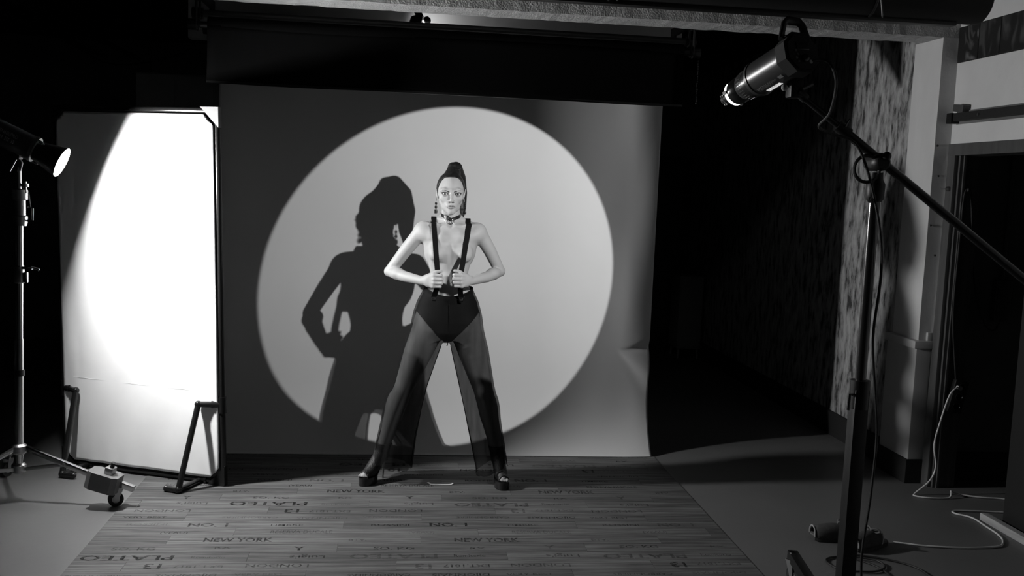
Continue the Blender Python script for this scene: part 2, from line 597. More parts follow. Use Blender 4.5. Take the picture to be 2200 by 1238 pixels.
# ================================================================ BACKDROPS
bd = empty('paper_backdrop', (0.27, 5.8, 0))
tag(bd, 'tall pale grey seamless paper backdrop carrying the bright circle of light', 'backdrop')
nx, nz = 210, 230
X0, X1, ZT = -1.065, 1.578, 2.46
vs, fs = [], []
for j in range(nz + 1):
    s = j / nz
    z = ZT * (1 - s)
    for i in range(nx + 1):
        u = i / nx
        x = X0 + (X1 - X0) * u
        y = 5.90
        # the foot of the paper sweeps towards the room
        if z < 0.55:
            t = 1 - z / 0.55
            y -= 0.175 * t ** 3
        # the right edge rolls back
        e = max(0.0, (u - 0.93) / 0.07)
        y += 0.035 * e ** 2 * (0.4 + 0.6 * min(1, z / 0.6))
        e2 = max(0.0, (0.05 - u) / 0.05)
        y += 0.02 * e2 ** 2
        # pinched crease near the lower right edge
        cx, cz = 1.372, 0.635
        dx, dz = x - cx, z - cz
        if dx > 0.002:
            ph = dz / dx
            y += dx * (0.10 * math.exp(-((ph - 0.12) / 0.16) ** 2) - 0.13 * math.exp(-((ph + 0.62) / 0.50) ** 2))
        y += 0.008 * math.exp(-((x - 1.42) / 0.1) ** 2) * math.sin(z * 5)
        vs.append((x, y, max(z, 0.006)))
for j in range(nz):
    for i in range(nx):
        a = j * (nx + 1) + i
        fs.append((a, a + nx + 1, a + nx + 2, a + 1))
me = bpy.data.meshes.new('paper_sheet')
me.from_pydata(vs, [], fs)
sheet = link('paper_sheet', me, paper, bd, False)
for pl in me.polygons:
    pl.use_smooth = True
so = sheet.modifiers.new('thick', 'SOLIDIFY')
so.thickness = 0.0012
so.offset = 1.0
MB().cyl((X0 - .01, 5.945, 2.46), (X1 + .01, 5.945, 2.46), .045, n=28).build('paper_roll', paper, bd)
MB().cyl((X0 - .05, 5.945, 2.46), (X1 + .05, 5.945, 2.46), .02, n=16).build('core_tube', grey_plastic, bd)

bb = empty('black_paper_backdrop', (0.26, 5.52, 2.1))
tag(bb, 'black paper backdrop rolled down a short way above the pale one', 'backdrop')
vs, fs = [], []
nx, nz = 40, 10
for j in range(nz + 1):
    for i in range(nx + 1):
        u, s = i / nx, j / nz
        x = -1.055 + 2.63 * u
        z = 2.42 - s * (0.305 + 0.004 * math.sin(u * 9))
        y = 5.50 + 0.012 * math.sin(s * 3) - 0.01 * s * s + 0.003 * math.sin(u * 7)
        vs.append((x, y, z))
for j in range(nz):
    for i in range(nx):
        a = j * (nx + 1) + i
        fs.append((a, a + nx + 1, a + nx + 2, a + 1))
me = bpy.data.meshes.new('paper_sheet')
me.from_pydata(vs, [], fs)
sh2 = link('paper_sheet', me, black_paper, bb, False)
for pl in me.polygons:
    pl.use_smooth = True
so = sh2.modifiers.new('thick', 'SOLIDIFY')
so.thickness = 0.0012
MB().cyl((-1.055, 5.545, 2.425), (1.575, 5.545, 2.425), .045, n=28).build('paper_roll', black_paper, bb)
MB().cyl((-1.10, 5.545, 2.425), (1.62, 5.545, 2.425), .018, n=16).build('core_tube', black_plastic, bb)
MB().box((0.26, 5.497, 2.120), (2.63, 0.012, 0.012)).build('bottom_bar', black_plastic, bb)
tb = tag(MB().cyl((-1.10, 5.64, 2.50), (1.615, 5.64, 2.50), .02, n=18).build('roller_tube', mat('tube_grey', 0.05, .4)), 'dark grey empty roller tube between the two paper rolls', 'tube')
for side, x, lab in ((-1, -1.115, 'black hook bracket holding the left ends of the paper rolls'), (1, 1.63, 'black hook bracket holding the right ends of the paper rolls')):
    br = empty('roller_bracket', (x, 5.62, 2.55))
    tag(br, lab, 'bracket', 'backdrop roller brackets')
    MB().box((x, 5.74, 2.60), (0.022, 0.50, 0.05), bev=.003).build('mounting_plate', black_plastic, br)
    MB().box((x, 5.53, 2.70), (0.03, 0.05, 0.30), bev=.003).build('upright', black_plastic, br)
    for y, z in ((5.545, 2.425), (5.64, 2.50), (5.945, 2.46)):
        arc = [Vector((x, y + .026 * math.cos(a), z + .026 * math.sin(a))) for a in [math.pi * (1.0 + k / 12) for k in range(13)]]
        MB().tube([Vector((x, y - .026, 2.60))] + arc, .007, 8).build('hook', dark_metal, br)
        MB().cyl((x - side * .012, y, z), (x + side * .045, y, z), .03, n=20).build('chain_wheel', black_plastic, br)
ch = MB()
for k in range(26):
    ch.sphere((1.67, 5.545 + .004 * math.sin(k), 2.38 - k * .0095), .0035, 6, 4)
tag(ch.build('bead_chain', grey_plastic), 'short bead chain hanging from the right roller bracket', 'chain')

# thick black roll under the ceiling, nearer the camera
cr = empty('ceiling_paper_roll', (0, 4.6, 2.5))
tag(cr, 'thick black roll slung under the ceiling at the upper right', 'roll')
MB().lathe((-3.2, 4.6, 2.625), (1, 0, 0), [(0, .10), (.02, .125), (5.95, .125), (5.975, .122), (5.985, .11), (5.985, .05), (5.975, .045)], 36).build('roll', black_matte, cr)
MB().box((-0.3, 4.60, 2.495), (5.9, 0.06, 0.02), bev=.003).build('bottom_slat', black_plastic, cr)
for x in (0.93, 2.2):
    st = [(x, 4.6 + .13 * math.cos(a), 2.625 + .13 * math.sin(a)) for a in [2 * math.pi * k / 24 for k in range(24)]]
    MB().tube(st, .006, 6, closed=True).tube([(x, 4.6, 2.75), (x, 4.6, 2.85)], .006, 6).build('hanging_strap', dark_metal, cr)
    MB().tube(catmull([(x, 4.47, 2.6), (x + .01, 4.46, 2.52), (x + .02, 4.47, 2.485), (x + .03, 4.49, 2.50)], 5), .004, 6).build('hook', steel, cr)

# small clamp lamp glowing behind the rollers
cl = empty('clamp_lamp', (0.05, 6.0, 2.85))
tag(cl, 'small clamp lamp glowing behind the paper rollers', 'lamp')
MB().tube([(0.02, 6.05, 2.85), (0.05, 6.03, 2.68), (0.09, 6.0, 2.60)], .022, 10).build('arm', black_plastic, cl)
MB().lathe((0.03, 5.98, 2.585), (1, .25, -.25), [(0, .025), (.03, .045), (.055, .05), (.055, .046), (.03, .04)], 18).build('shade', black_plastic, cl)
MB().sphere((0.125, 5.96, 2.585), .024).build('knob', black_plastic, cl)
MB().sphere((0.078, 5.985, 2.562), .02).build('bulb', emit('clamp_bulb', 160.0), cl)

# ================================================================ RIGHT WALL THINGS
def print_material(name, seed, figure):
    m = bpy.data.materials.new(name)
    m.use_nodes = True
    nt = m.node_tree
    b = nt.nodes['Principled BSDF']
    tc = nt.nodes.new('ShaderNodeTexCoord')
    mp = nt.nodes.new('ShaderNodeMapping')
    mp.inputs['Location'].default_value = (seed, seed * 2.3, 0)
    mp.inputs['Scale'].default_value = (1, 11, 5)
    nt.links.new(tc.outputs['Object'], mp.inputs['Vector'])
    n = nt.nodes.new('ShaderNodeTexNoise')
    n.inputs['Scale'].default_value = 1.2
    n.inputs['Detail'].default_value = 2.0
    n.inputs['Distortion'].default_value = 1.2
    nt.links.new(mp.outputs['Vector'], n.inputs['Vector'])
    cr_ = nt.nodes.new('ShaderNodeValToRGB')
    e = cr_.color_ramp.elements
    e[0].position = 0.5
    e[0].color = (0.012, 0.012, 0.012, 1)
    e[1].position = 0.75
    e[1].color = (figure, figure, figure, 1)
    nt.links.new(n.outputs['Fac'], cr_.inputs['Fac'])
    nt.links.new(cr_.outputs['Color'], b.inputs['Base Color'])
    b.inputs['Roughness'].default_value = 0.4
    return m
for k, (y0, y1, lab, fig) in enumerate(((5.065, 5.262, 'greyish figure photo print on the right wall, nearest the column', .22), (4.872, 5.062, 'middle dark photo print high on the right wall', .06), (4.45, 4.869, 'wide dark photo print high on the wall at the right edge', .07))):
    pr = empty('photo_print', (3.075, (y0 + y1) / 2, 2.41))
    tag(pr, lab, 'picture', 'photo prints on the right wall')
    boxobj('board', (3.071, y0, 2.411), (3.08, y1, 2.605), black_matte, pr)
    boxobj('picture', (3.069, y0 + .003, 2.415), (3.071, y1 - .003, 2.601), print_material('photo_%d' % k, 1.7 * k + .6, fig), pr)
rl = empty('wall_rail', (3.06, 4.8, 2.1))
tag(rl, 'black metal rail on the right wall above the doorway', 'rail')
MB().box((3.055, 4.70, 2.105), (0.04, 1.08, 0.045), bev=.003).build('rail_bar', black_matte, rl)
MB().box((3.076, 4.66, 2.105), (0.008, 1.12, 0.072)).build('backing_strip', mat('strip_wood', .12, .7, var=.3), rl)
MB().box((3.05, 5.215, 2.10), (0.055, 0.05, 0.058), bev=.004).build('end_stop', black_plastic, rl)
MB().box((3.055, 5.15, 2.152), (0.045, 0.10, 0.04), R=Euler((.12, 0, 0)).to_matrix(), bev=.006).build('bracket', mat('bracket_grey', .06, .5), rl)
MB().cyl((3.034, 4.95, 2.105), (3.03, 4.95, 2.105), .008, n=12).build('screw', steel, rl)
MB().tube([(3.075, 5.256, 1.705), (3.05, 5.258, 1.706)], .003).sphere((3.046, 5.258, 1.706), (.006, .012, .012), 10, 6)
tag(MB().lathe((3.055, 5.2, 1.71), (-1, .1, 0), [(0, .012), (.012, .014), (.022, .008)], 14).tube([(3.05, 5.2, 1.71), (3.04, 5.245, 1.71), (3.035, 5.26, 1.712)], .003, 6).build('coat_hook', steel), 'small metal peg on the door casing beside the column', 'hook')
tag(MB().tube(catmull([(3.125, 5.158, 1.705), (3.125, 5.135, 1.70), (3.125, 5.13, 1.715)], 4), .004, 8).build('cord_hook', steel), 'small steel hook in the door jamb holding the black cord', 'hook')
hc = [(3.15, 5.13, 0.63), (3.10, 5.13, 1.0), (3.10, 5.132, 1.4), (3.105, 5.135, 1.66), (3.125, 5.137, 1.712), (3.15, 5.14, 1.68), (3.19, 5.16, 1.45), (3.26, 5.2, 1.15), (3.36, 5.24, 0.95), (3.43, 5.25, 0.91), (3.475, 5.262, 0.97)]
tag(MB().tube(catmull(hc, 8), .0045, 8).build('hanging_cord', rubber), 'black cord looped over a hook inside the doorway', 'cord')
eb = empty('socket_box', (3.48, 5.29, 0.95))
tag(eb, 'dark surface socket box with conduit inside the doorway', 'socket')
MB().box((3.48, 5.285, 1.08), (0.10, 0.045, 0.24), bev=.006).build('housing', mat('box_grey', .05, .5), eb)
MB().box((3.48, 5.260, 1.12), (0.08, 0.008, 0.085), bev=.003).build('socket_plate', mat('box_grey2', .035, .5), eb)
MB().box((3.48, 5.260, 1.03), (0.08, 0.008, 0.085), bev=.003).build('socket_plate', mat('box_grey2', .035, .5), eb)
MB().cyl((3.48, 5.29, 1.2), (3.48, 5.29, 2.8), .012, n=12).build('conduit', mat('box_grey', .05, .5), eb)
ps = empty('power_strip', (3.15, 5.12, 0.45))
tag(ps, 'black power strip hanging in the doorway', 'power strip')
Rps = Euler((0, math.radians(12), 0)).to_matrix()
MB().box((3.155, 5.115, 0.545), (0.085, 0.04, 0.19), R=Rps, bev=.012).build('housing', black_plastic, ps)
for k in range(3):
    c = Vector((3.155, 5.115, 0.545)) + Rps @ Vector((0.0, -.021, .058 - k * .056))
    MB().lathe(c, (0, -1, 0), [(0, .021), (.004, .021), (.004, .018), (-.0, .016)], 18).build('socket', black_gloss, ps)
wc = [(3.145, 5.085, 0.60), (3.115, 5.06, 0.605), (3.07, 5.05, 0.56), (3.02, 5.04, 0.40), (3.0, 5.04, 0.28), (3.02, 5.04, 0.16), (2.985, 5.03, 0.08), (2.90, 5.02, 0.012), (2.885, 4.99, .006), (2.95, 4.955, .006), (3.06, 4.955, .006), (3.085, 4.975, .03), (3.10, 5.0, .03), (3.14, 5.01, .012), (3.25, 4.97, .006), (3.40, 4.93, .006), (3.45, 4.82, .006), (3.30, 4.72, .006), (3.10, 4.735, .006), (2.97, 4.74, .006), (2.945, 4.70, .006), (3.0, 4.63, .006), (2.995, 4.50, .006), (2.985, 4.38, .006), (2.95, 4.29, .006), (2.88, 4.225, .006), (2.70, 4.21, .006), (2.52, 4.235, .006), (2.44, 4.265, .006), (2.385, 4.285, .006)]
wcd = empty('extension_cord', (2.9, 4.7, 0))
tag(wcd, 'white extension cord running from the power strip across the floor', 'cord')
MB().tube(catmull(wc, 7), .0045, 8).build('cord', cord_white, wcd)
MB().cyl((3.16, 5.092, 0.597), (3.125, 5.068, 0.607), .013, .009, 14).build('plug', mat('plug_grey', .25, .4), wcd)

# ================================================================ VINYL FLOOR RUNNER
vy = empty('vinyl_floor_sheet', (0.143, 4.6, 0))
tag(vy, 'printed wood-look vinyl flooring sheet under the model', 'floor covering')
boxobj('backing', (-1.309, 3.0, 0.0), (1.596, 5.78, 0.0012), mat('vinyl_backing', 0.05, .7), vy)
rows = [  # text, x offset in the repeat, width, height, rotated
    [('NEW YORK', .30, .30, .056, 0), ('BTV.', .83, .08, .030, 0)],
    [('SO. KG', .25, .18, .036, 0), ('Y', .95, .05, .055, 0), ('RX', .62, .07, .026, 0)],
    [('PLATEO', .62, .38, .062, 1), ("Luigi's", .25, .15, .040, 1), ('Romitorio', .95, .14, .030, 0)],
    [('LONDON', .62, .26, .044, 1), ('13', .12, .07, .064, 1), ('EXT.1817', .30, .20, .034, 1)],
    [('CARBONNIERS', .30, .26, .028, 1), ('DIJONNAIS', .64, .24, .028, 1), ('VERY BEST', .93, .20, .026, 0)],
    [('ROSSINI', .22, .18, .032, 0), ('NO. 1', .50, .18, .052, 0), ('TIMBRE', .85, .16, .030, 0)],
    [('RESERVA DUCALE', .30, .28, .042, 0), ('(VEAU)', .85, .12, .034, 0)],
]
pitch, rep = 0.10, 1.115
cache = {}
mesh_cache = {}
y = 5.78
r = 0
while y - pitch > 3.29:
    y0, y1 = y - pitch, y
    q, rr = divmod(r, 7)
    off = -0.49 * q - (0.37 * rr) % 1.0
    k0 = math.floor((-1.309 - off) / rep) - 1
    for k in range(k0, k0 + 6):
        a = max(off + k * rep, -1.309)
        b = min(off + (k + 1) * rep, 1.596)
        if b - a < 0.02:
            continue
        key = round(b - a, 3)
        if key not in mesh_cache:
            mesh_cache[key] = MB().box((0, 0, 0), (b - a - .0012, pitch - .0012, 0.003)).mesh('plank')
            mesh_cache[key].materials.append(plank_m)
        po = bpy.data.objects.new('plank', mesh_cache[key])
        COL.objects.link(po)
        po.location = ((a + b) / 2 - 0.143, (y0 + y1) / 2 - 4.6, 0.0027 + random.uniform(0, .0002))
        po.parent = vy
        base = off + k * rep
        for (t, xo, w, hgt, flip) in rows[rr]:
            xc = base + xo
            if xc - w / 2 < a + .005 or xc + w / 2 > b - .005:
                continue
            ck = (t, w)
            if ck not in cache:
                tm = text_mesh(t, hgt * 1.2, bold=.0016 if hgt > .05 else .0004, width=w)
                tm.materials.append(print_dark)
                cache[ck] = tm
            to = bpy.data.objects.new('printed_lettering', cache[ck])
            COL.objects.link(to)
            to.parent = po
            to.location = (xc - (a + b) / 2, random.uniform(-.008, .008), 0.0019)
            to.rotation_euler = (0, 0, math.pi if flip else 0)
    y -= pitch
    r += 1
tp = MB().ribbon(catmull([(0.19, 5.175, .012), (0.205, 5.165, .006), (0.22, 5.16, .0052), (0.30, 5.16, .0052), (0.318, 5.165, .008), (0.325, 5.168, .011)], 4), .022, .0008, Vector((0, 1, 0)))
tag(tp.build('floor_tape', mat('white_tape', .75, .6), smooth=False), "small strip of white tape on the floor between the model's shoes", 'tape')
# ================================================================ REFLECTOR PANEL
pa = Vector((-0.88, 5.128, 0))
pb = Vector((-1.767, 5.492, 0))
pu = (pb - pa).normalized()           # along the panel, right to left
pn = Vector((-pu.y, pu.x, 0))         # to the viewer
if pn.y > 0:
    pn = -pn
lean = Vector((-0.028, 0.012, 1.0))
def pp(u, z, d=0.0):
    return pa + pu * u + lean * z + pn * d
W = 0.975
rf = empty('reflector_panel', tuple(pa + pu * W / 2))
tag(rf, 'large white fabric reflector panel on a black pipe frame', 'reflector')
r_ = 0.0165
MB().tube([pp(0, .02), pp(0, 1.945)], r_, 14).build('frame_upright', black_gloss, rf)
MB().tube([pp(W, .02), pp(W, 1.945)], r_, 14).build('frame_upright', black_gloss, rf)
MB().tube([pp(0, 1.945), pp(W, 1.945)], r_, 14).build('frame_top_bar', black_gloss, rf)
MB().tube([pp(0, .025), pp(W, .025)], r_, 14).build('frame_bottom_bar', black_gloss, rf)
# fabric with sagging hem, cut corners and creases
nu, nz = 70, 130
vs, fs = [], []
rng = random.Random(4)
for j in range(nz + 1):
    z = .045 + (1.925 - .045) * j / nz
    for i in range(nu + 1):
        u = .012 + (W - .024) * i / nu
        d = 0.020 + 0.004 * math.exp(-((u - .93) / .03) ** 2) * math.sin(z * 9 + 1) * (1 if z < 1.3 else .3)
        d += 0.003 * math.exp(-((u - .86) / .02) ** 2) * math.sin(z * 7)
        d += .004 * math.exp(-z / .12) * math.sin(u * 31 + 3 * math.sin(u * 9)) + .0008 * math.sin(u * 23 + z * 11)
        cut = 0.055
        uu, zz = u, z
        for cu, cz in ((0.012, 1.925), (W - .012, 1.925), (.012, .045), (W - .012, .045)):
            du, dz = abs(u - cu), abs(z - cz)
            if du + dz < cut:
                t = (cut - du - dz) / 2
                uu += t if cu < .5 else -t
                zz += t if cz < 1 else -t
        vs.append(pp(uu, zz, d))
for j in range(nz):
    for i in range(nu):
        a = j * (nu + 1) + i
        fs.append((a, a + 1, a + nu + 2, a + nu + 1))
me = bpy.data.meshes.new('fabric')
me.from_pydata([tuple(v) for v in vs], [], fs)
fab = link('fabric', me, white_cloth, rf, False)
for pl in me.polygons:
    pl.use_smooth = True
sm = fab.modifiers.new('thick', 'SOLIDIFY')
sm.thickness = .003
MB().tube([pp(.1, .50, .0225), pp(.35, .497, .0225), pp(.6, .50, .0225), pp(.9, .503, .0225)], .0011, 5).build('seam', white_cloth, rf)
for u, z, m_ in ((0.0, 1.945, grey_plastic), (W, 1.945, black_gloss), (0, .025, black_gloss), (W, .025, black_gloss)):
    s = 1 if u == 0 else -1
    t = -1 if z > 1 else 1
    tri = [pp(u - s * .018, z - t * .018, .021), pp(u + s * .085, z - t * .018, .021), pp(u - s * .018, z + t * .085, .021)]
    tri2 = [v - pn * .03 for v in tri]
    MB().add(tri + tri2, [(0, 1, 2), (5, 4, 3), (0, 3, 4, 1), (1, 4, 5, 2), (2, 5, 3, 0)]).build('corner_piece', m_, rf, False)
for k, (u, s) in enumerate(((0.0, 1), (W, -1))):
    E = pp(u + s * .11, .435, .05)
    Fp = pp(u + s * .135, .02, .20)
    G = Fp + (pu * .07 if s == 1 else -pu * .07)
    Bk = pp(u + s * .135, .02, -.02)
    t0 = pp(u, .435)
    b = MB()
    b.tube([t0, E], .0155, 12).tube([E, Fp], .0155, 12).tube([Fp, G], .0155, 12).tube([Fp, Bk], .0155, 12)
    b.sphere(E, .0195, 12, 8).sphere(Fp, .0195, 12, 8).sphere(G, .0165, 12, 8)
    ft = b.build('foot', black_gloss, rf)
    MB().cyl(pp(u, .39), pp(u, .475), .0215, n=16).cyl(t0, t0 + (E - t0) * .45, .0195, n=14).build('tee_fitting', black_gloss, ft)
    MB().cyl(pp(u + s * .095, .025), pp(u + s * .175, .025), .0215, n=16).build('tee_fitting', black_gloss, ft)

# ================================================================ STROBE HEADS
def strobe(name, label, mouth, axis, kind):
    """origin at the light's front; the body runs back along -axis"""
    ax = Vector(axis).normalized()
    R = frame_from(-ax)                 # local z runs back from the mouth, y is up
    root = empty(name, tuple(mouth))
    tag(root, label, 'studio light')
    M4 = Matrix.Translation(mouth) @ R.to_4x4()
    def mb():
        b = MB()
        b.M = M4
        return b
    Z = Vector((0, 0, 1))
    O = Vector((0, 0, 0))
    def lat(prof, n=32, caps=True):
        return mb().lathe(O, Z, prof, n, caps, up=Vector((0, 1, 0)))
    if kind == 'dish':
        s0 = 0.125
        lat([(0, .074), (.002, .075), (.05, .064), (.11, .050), (.125, .049)], 36, False).build('reflector_dish', black_plastic, root)
        lat([(0, .074), (0, .0725), (.024, .0665), (.05, .0605), (.11, .047), (.124, .046), (.125, .049)], 36, False).build('dish_lining', mat('silver_lining', .75, .5), root)
        lat([(.018, .0005), (.018, .0605), (.022, .0605), (.022, .0005)], 32, False).build('flash_diffuser', emit('strobe_light', FILL_STRENGTH), root)
        for a in (0.9, 2.6, 4.4):
            c = Vector((.052 * math.cos(a), .052 * math.sin(a), .118))
            mb().tube([c + Vector((.004 * math.cos(a + q), .004 * math.sin(a + q), 0)) + Vector((math.cos(a), math.sin(a), 0)) * (.010 * math.sin(t)) + Vector((0, 0, .02 * math.cos(t))) for t, q in [(2 * math.pi * i / 14, 0) for i in range(14)]], .0035, 6, closed=True).build('bayonet_tab', steel, root)
    else:
        s0 = 0.19
        lat([(0, .0165), (.002, .018), (.014, .019), (.016, .0165), (.04, .020), (.055, .026), (.058, .024), (.03, .012), (.0, .012)], 28, False).build('snoot_nozzle', dark_metal, root)
        for a in (0.4, 2.5, 4.6):
            mb().sphere((.019 * math.cos(a), .019 * math.sin(a), .008), .006, 10, 6).build('set_screw', chrome, root)
        lat([(.060, .030), (.060, .0425), (.074, .0435), (.074, .030)], 32).build('leak_ring', emit('snoot_leak', 7.0), root)
        for k in range(3):
            a = 1.1 + k * 2.1
            mb().box((.043 * math.cos(a), .043 * math.sin(a), .067), (.012, .012, .018), R=Euler((0, 0, a)).to_matrix()).build('ring_post', black_plastic, root)
        lat([(.075, .045), (.10, .047), (.12, .040), (.125, .038)], 32).build('snoot_collar', black_gloss, root)
        sb = lat([(.124, .047), (.128, .049), (.165, .051), (.182, .052), (.186, .049)], 36)
        barrel = sb.build('snoot_barrel', mat('barrel_dark', .05, .28, .6), root)
        for k in range(30):
            a = 2 * math.pi * k / 30
            mb().box((.0512 * math.cos(a), .0512 * math.sin(a), .150), (.0016, .0022, .020), R=Euler((0, 0, a)).to_matrix()).build('grip_rib', mat('rib_dark', .12, .35, .6), barrel)
        lat([(.186, .053), (.190, .054), (.192, .053)], 36).build('bright_ring', chrome, root)
    body_end = s0 + (.185 if kind != 'dish' else .24)
    lat([(s0, .050), (s0 + .002, .0615), (s0 + .016, .063), (s0 + .018, .060), (body_end, .061)], 40).build('body', mat('strobe_body', 0.035, 0.33, 0.0, .6), root)
    # rear housing: octagonal bezel with carrying handle
    oc = [(.074 * math.cos(a), .074 * math.sin(a)) for a in [math.pi / 8 + k * math.pi / 4 for k in range(8)]]
    b = mb()
    b.prism(oc, body_end, body_end + .045)
    rear = b.build('rear_housing', black_matte, root, False)
    b = mb()
    b.prism([(p[0] * .86, p[1] * .86) for p in oc], body_end + .045, body_end + .052)
    panel = b.build('rear_panel', mat('rear_panel', .015, .35), rear, False)
    mb().box((.0, .018, body_end + .053), (.05, .026, .004), bev=.002).build('display', mat('display_glass', .03, .15), panel)
    mb().lathe(Vector((-.0, -.025, body_end + .05)), Z, [(0, .014), (.012, .013), (.013, .011)], 20).build('dial', black_gloss, panel)
    mb().lathe(Vector((.026, -.034, body_end + .05)), Z, [(0, .006), (.005, .006)], 14).build('test_button', mat('light_button', .55, .4), panel)
    for k in range(4):
        mb().box((-.03 + .006 * (k % 2), .0 - .012 * k, body_end + .053), (.008, .006, .004)).build('button', grey_plastic, panel)
    hb = mb()
    hpts = [(-.055, .050, body_end + .02), (-.036, .105, body_end + .024), (-.022, .118, body_end + .024), (.022, .118, body_end + .024), (.036, .105, body_end + .024), (.055, .050, body_end + .02)]
    hb.tube(hpts, .0095, 10, flat=1.5)
    hb.build('handle', black_plastic, root)
    # lettering and vents on the flank facing the camera
    toward = (R.inverted() @ (Vector((0, 0, 1.62)) - Vector(mouth)))
    ang = math.atan2(toward.y, toward.x) + (0.75 if kind != 'dish' else 0.12)
    def flank(u, lat_off, rad):
        a = ang + lat_off / .061
        return Vector((rad * math.cos(a), rad * math.sin(a), u)), a
    def put_text(t, h, u, lo, mt, w):
        tm = text_mesh(t, h, width=w)
        # wrap the letters round the barrel; reading runs along the body
        sgn = -1 if kind != 'dish' else 1
        for v in tm.vertices:
            pnt, _ = flank(u + (v.co.x if kind != 'dish' else -v.co.x), lo + v.co.y * sgn_y, .0618)
            v.co = M4 @ pnt
        tm.update()
        o = link('lettering', tm, mt, root, False)
        return o
    # direction in which growing angle climbs on screen
    e1 = M4 @ flank(.2, 0, .06)[0]
    e2 = M4 @ flank(.2, .02, .06)[0]
    sgn_y = 1 if UP.dot(e2 - e1) > 0 else -1
    if kind == 'dish':
        put_text('MSN600PRO', .026, s0 + .13, .006 * sgn_y, label_grey, .10)
        vent_u, vent_lo, vm = s0 + .12, -.020 * sgn_y, mat('vent_dim', .35, .4, .5)
    else:
        put_text('MSN600', .024, s0 + .068, .010 * sgn_y, label_grey, .072)
        put_text('PRO', .012, s0 + .118, .012 * sgn_y, label_grey, .020)
        vent_u, vent_lo, vm = s0 + .085, -.016 * sgn_y, emit('vent_glow', .8)
        c, a = flank(s0 + .150, .012 * sgn_y, .0615)
        mb().box(c, (.001, .012, .020), R=Euler((0, 0, a)).to_matrix()).build('sticker', label_grey, root, False)
    for i in range(9):
        for j in range(3):
            if i in (2, 6) and kind == 'dish':
                continue
            c, a = flank(vent_u + (i - 4) * .0078, vent_lo + (j - 1) * .0062, .0612)
            mb().box(c, (.001, .0036, .0046), R=Euler((0, 0, a)).to_matrix()).build('vent_slot', vm, root, False)
    if kind == 'dish':
        c, a = flank(s0 + .205, .004 * sgn_y, .0615)
        mb().lathe(c, Vector((math.cos(a), math.sin(a), 0)), [(0, .011), (.001, .011)], 20).build('round_badge', label_grey, root)
    return root, M4, body_end, R

# ---- key light on the right
KEYROOT, KM, kend, KR = strobe('snoot_strobe', 'black studio strobe with a glowing snoot ring on the boom arm', KEY_TIP, KEY_AXIS, 'snoot')
# ---- fill light on the left
FILLROOT, FM, fend, FR = strobe('dish_strobe', 'black studio strobe with a bright dish reflector beside the white panel', FILL_MOUTH, FILL_AXIS, 'dish')

# ================================================================ BOOM STAND (right)
bs = empty('boom_stand', (1.611, 3.2, 0))
tag(bs, 'black boom stand on castors carrying the snoot strobe', 'light stand')
px, py = 1.611, 3.2
MB().box((px, py, 0.50), (.052, .052, .94), bev=.004).build('lower_column', dark_metal, bs)
MB().cyl((px, py, .96), (px, py, 1.70), .019, n=20).build('upper_column', mat('column_gloss', .02, .2, 0, .8), bs)
MB().cyl((px, py, .90), (px, py, 1.0), .034, n=20).build('collar', black_plastic, bs)
MB().tube([(px - .03, py - .02, .95), (px - .05, py - .03, .955), (px - .052, py - .03, .90)], .006, 8).build('lock_lever', dark_metal, bs)
MB().lathe((px, py, 1.62), (0, 0, 1), [(0, .022), (.01, .030), (.06, .032), (.075, .024), (.10, .022)], 22).build('top_collar', black_plastic, bs)
MB().tube([(px - .03, py - .03, 1.63), (px - .035, py - .04, 1.62)], .007, 8).build('set_screw', chrome, bs)
bx_ = Vector((.823, 0, -.568))
piv = Vector((px, py, 1.768))
MB().lathe((px, py - .045, 1.755), (0, 1, 0), [(0, .022), (.01, .030), (.035, .032), (.045, .03), (.09, .03)], 26).build('swivel_clamp', black_plastic, bs)
MB().tube([(px - .05 + .045 * math.cos(a), py - .03, 1.73 + .045 * math.sin(a)) for a in [2 * math.pi * k / 20 for k in range(20)]], .006, 6, closed=True).build('clamp_handle', black_plastic, bs)
MB().sphere((px + .006, py - .052, 1.775), .015, 12, 8).build('clamp_knob', black_plastic, bs)
MB().tube([piv - bx_ * .16, piv + bx_ * 1.05], .0155, 14).build('boom_arm', black_gloss, bs)
MB().tube([piv - bx_ * .33, piv - bx_ * .15], .0115, 12).build('boom_extension', black_gloss, bs)
MB().cyl(piv - bx_ * .185, piv - bx_ * .135, .021, n=18).build('boom_lock', black_plastic, bs)
MB().tube([piv - bx_ * .16 + Vector((0, -.02, .01)), piv - bx_ * .165 + Vector((.01, -.035, .03))], .004, 6).build('boom_lock_lever', chrome, bs)
MB().box(piv + bx_ * 1.06, (.12, .09, .12), bev=.012).build('counterweight', dark_metal, bs)
bend = piv - bx_ * .33
bodyc = KM @ Vector((0, 0, .30))
MB().tube([bend, bend + Vector((-.03, -.01, .02)), (bend + bodyc) / 2 + Vector((.01, 0, -.02))], .016, 10).box((bend + bodyc) / 2 + Vector((.012, 0, -.02)), (.045, .05, .06), bev=.008).build('tilt_bracket', black_plastic, bs)
MB().tube([(bend + bodyc) / 2 + Vector((.03, -.03, -.02)), (bend + bodyc) / 2 + Vector((.055, -.05, -.005))], .006, 8).build('tilt_lever', chrome, bs)
MB().sphere((bend + bodyc) / 2 + Vector((-.035, -.03, -.02)), .011, 10, 8).build('tilt_knob', label_grey, bs)
MB().cyl(bodyc + Vector((0.045, -.01, -.055)), (bend + bodyc) / 2 + Vector((.0, 0, -.01)), .013, n=12).build('spigot', dark_metal, bs)
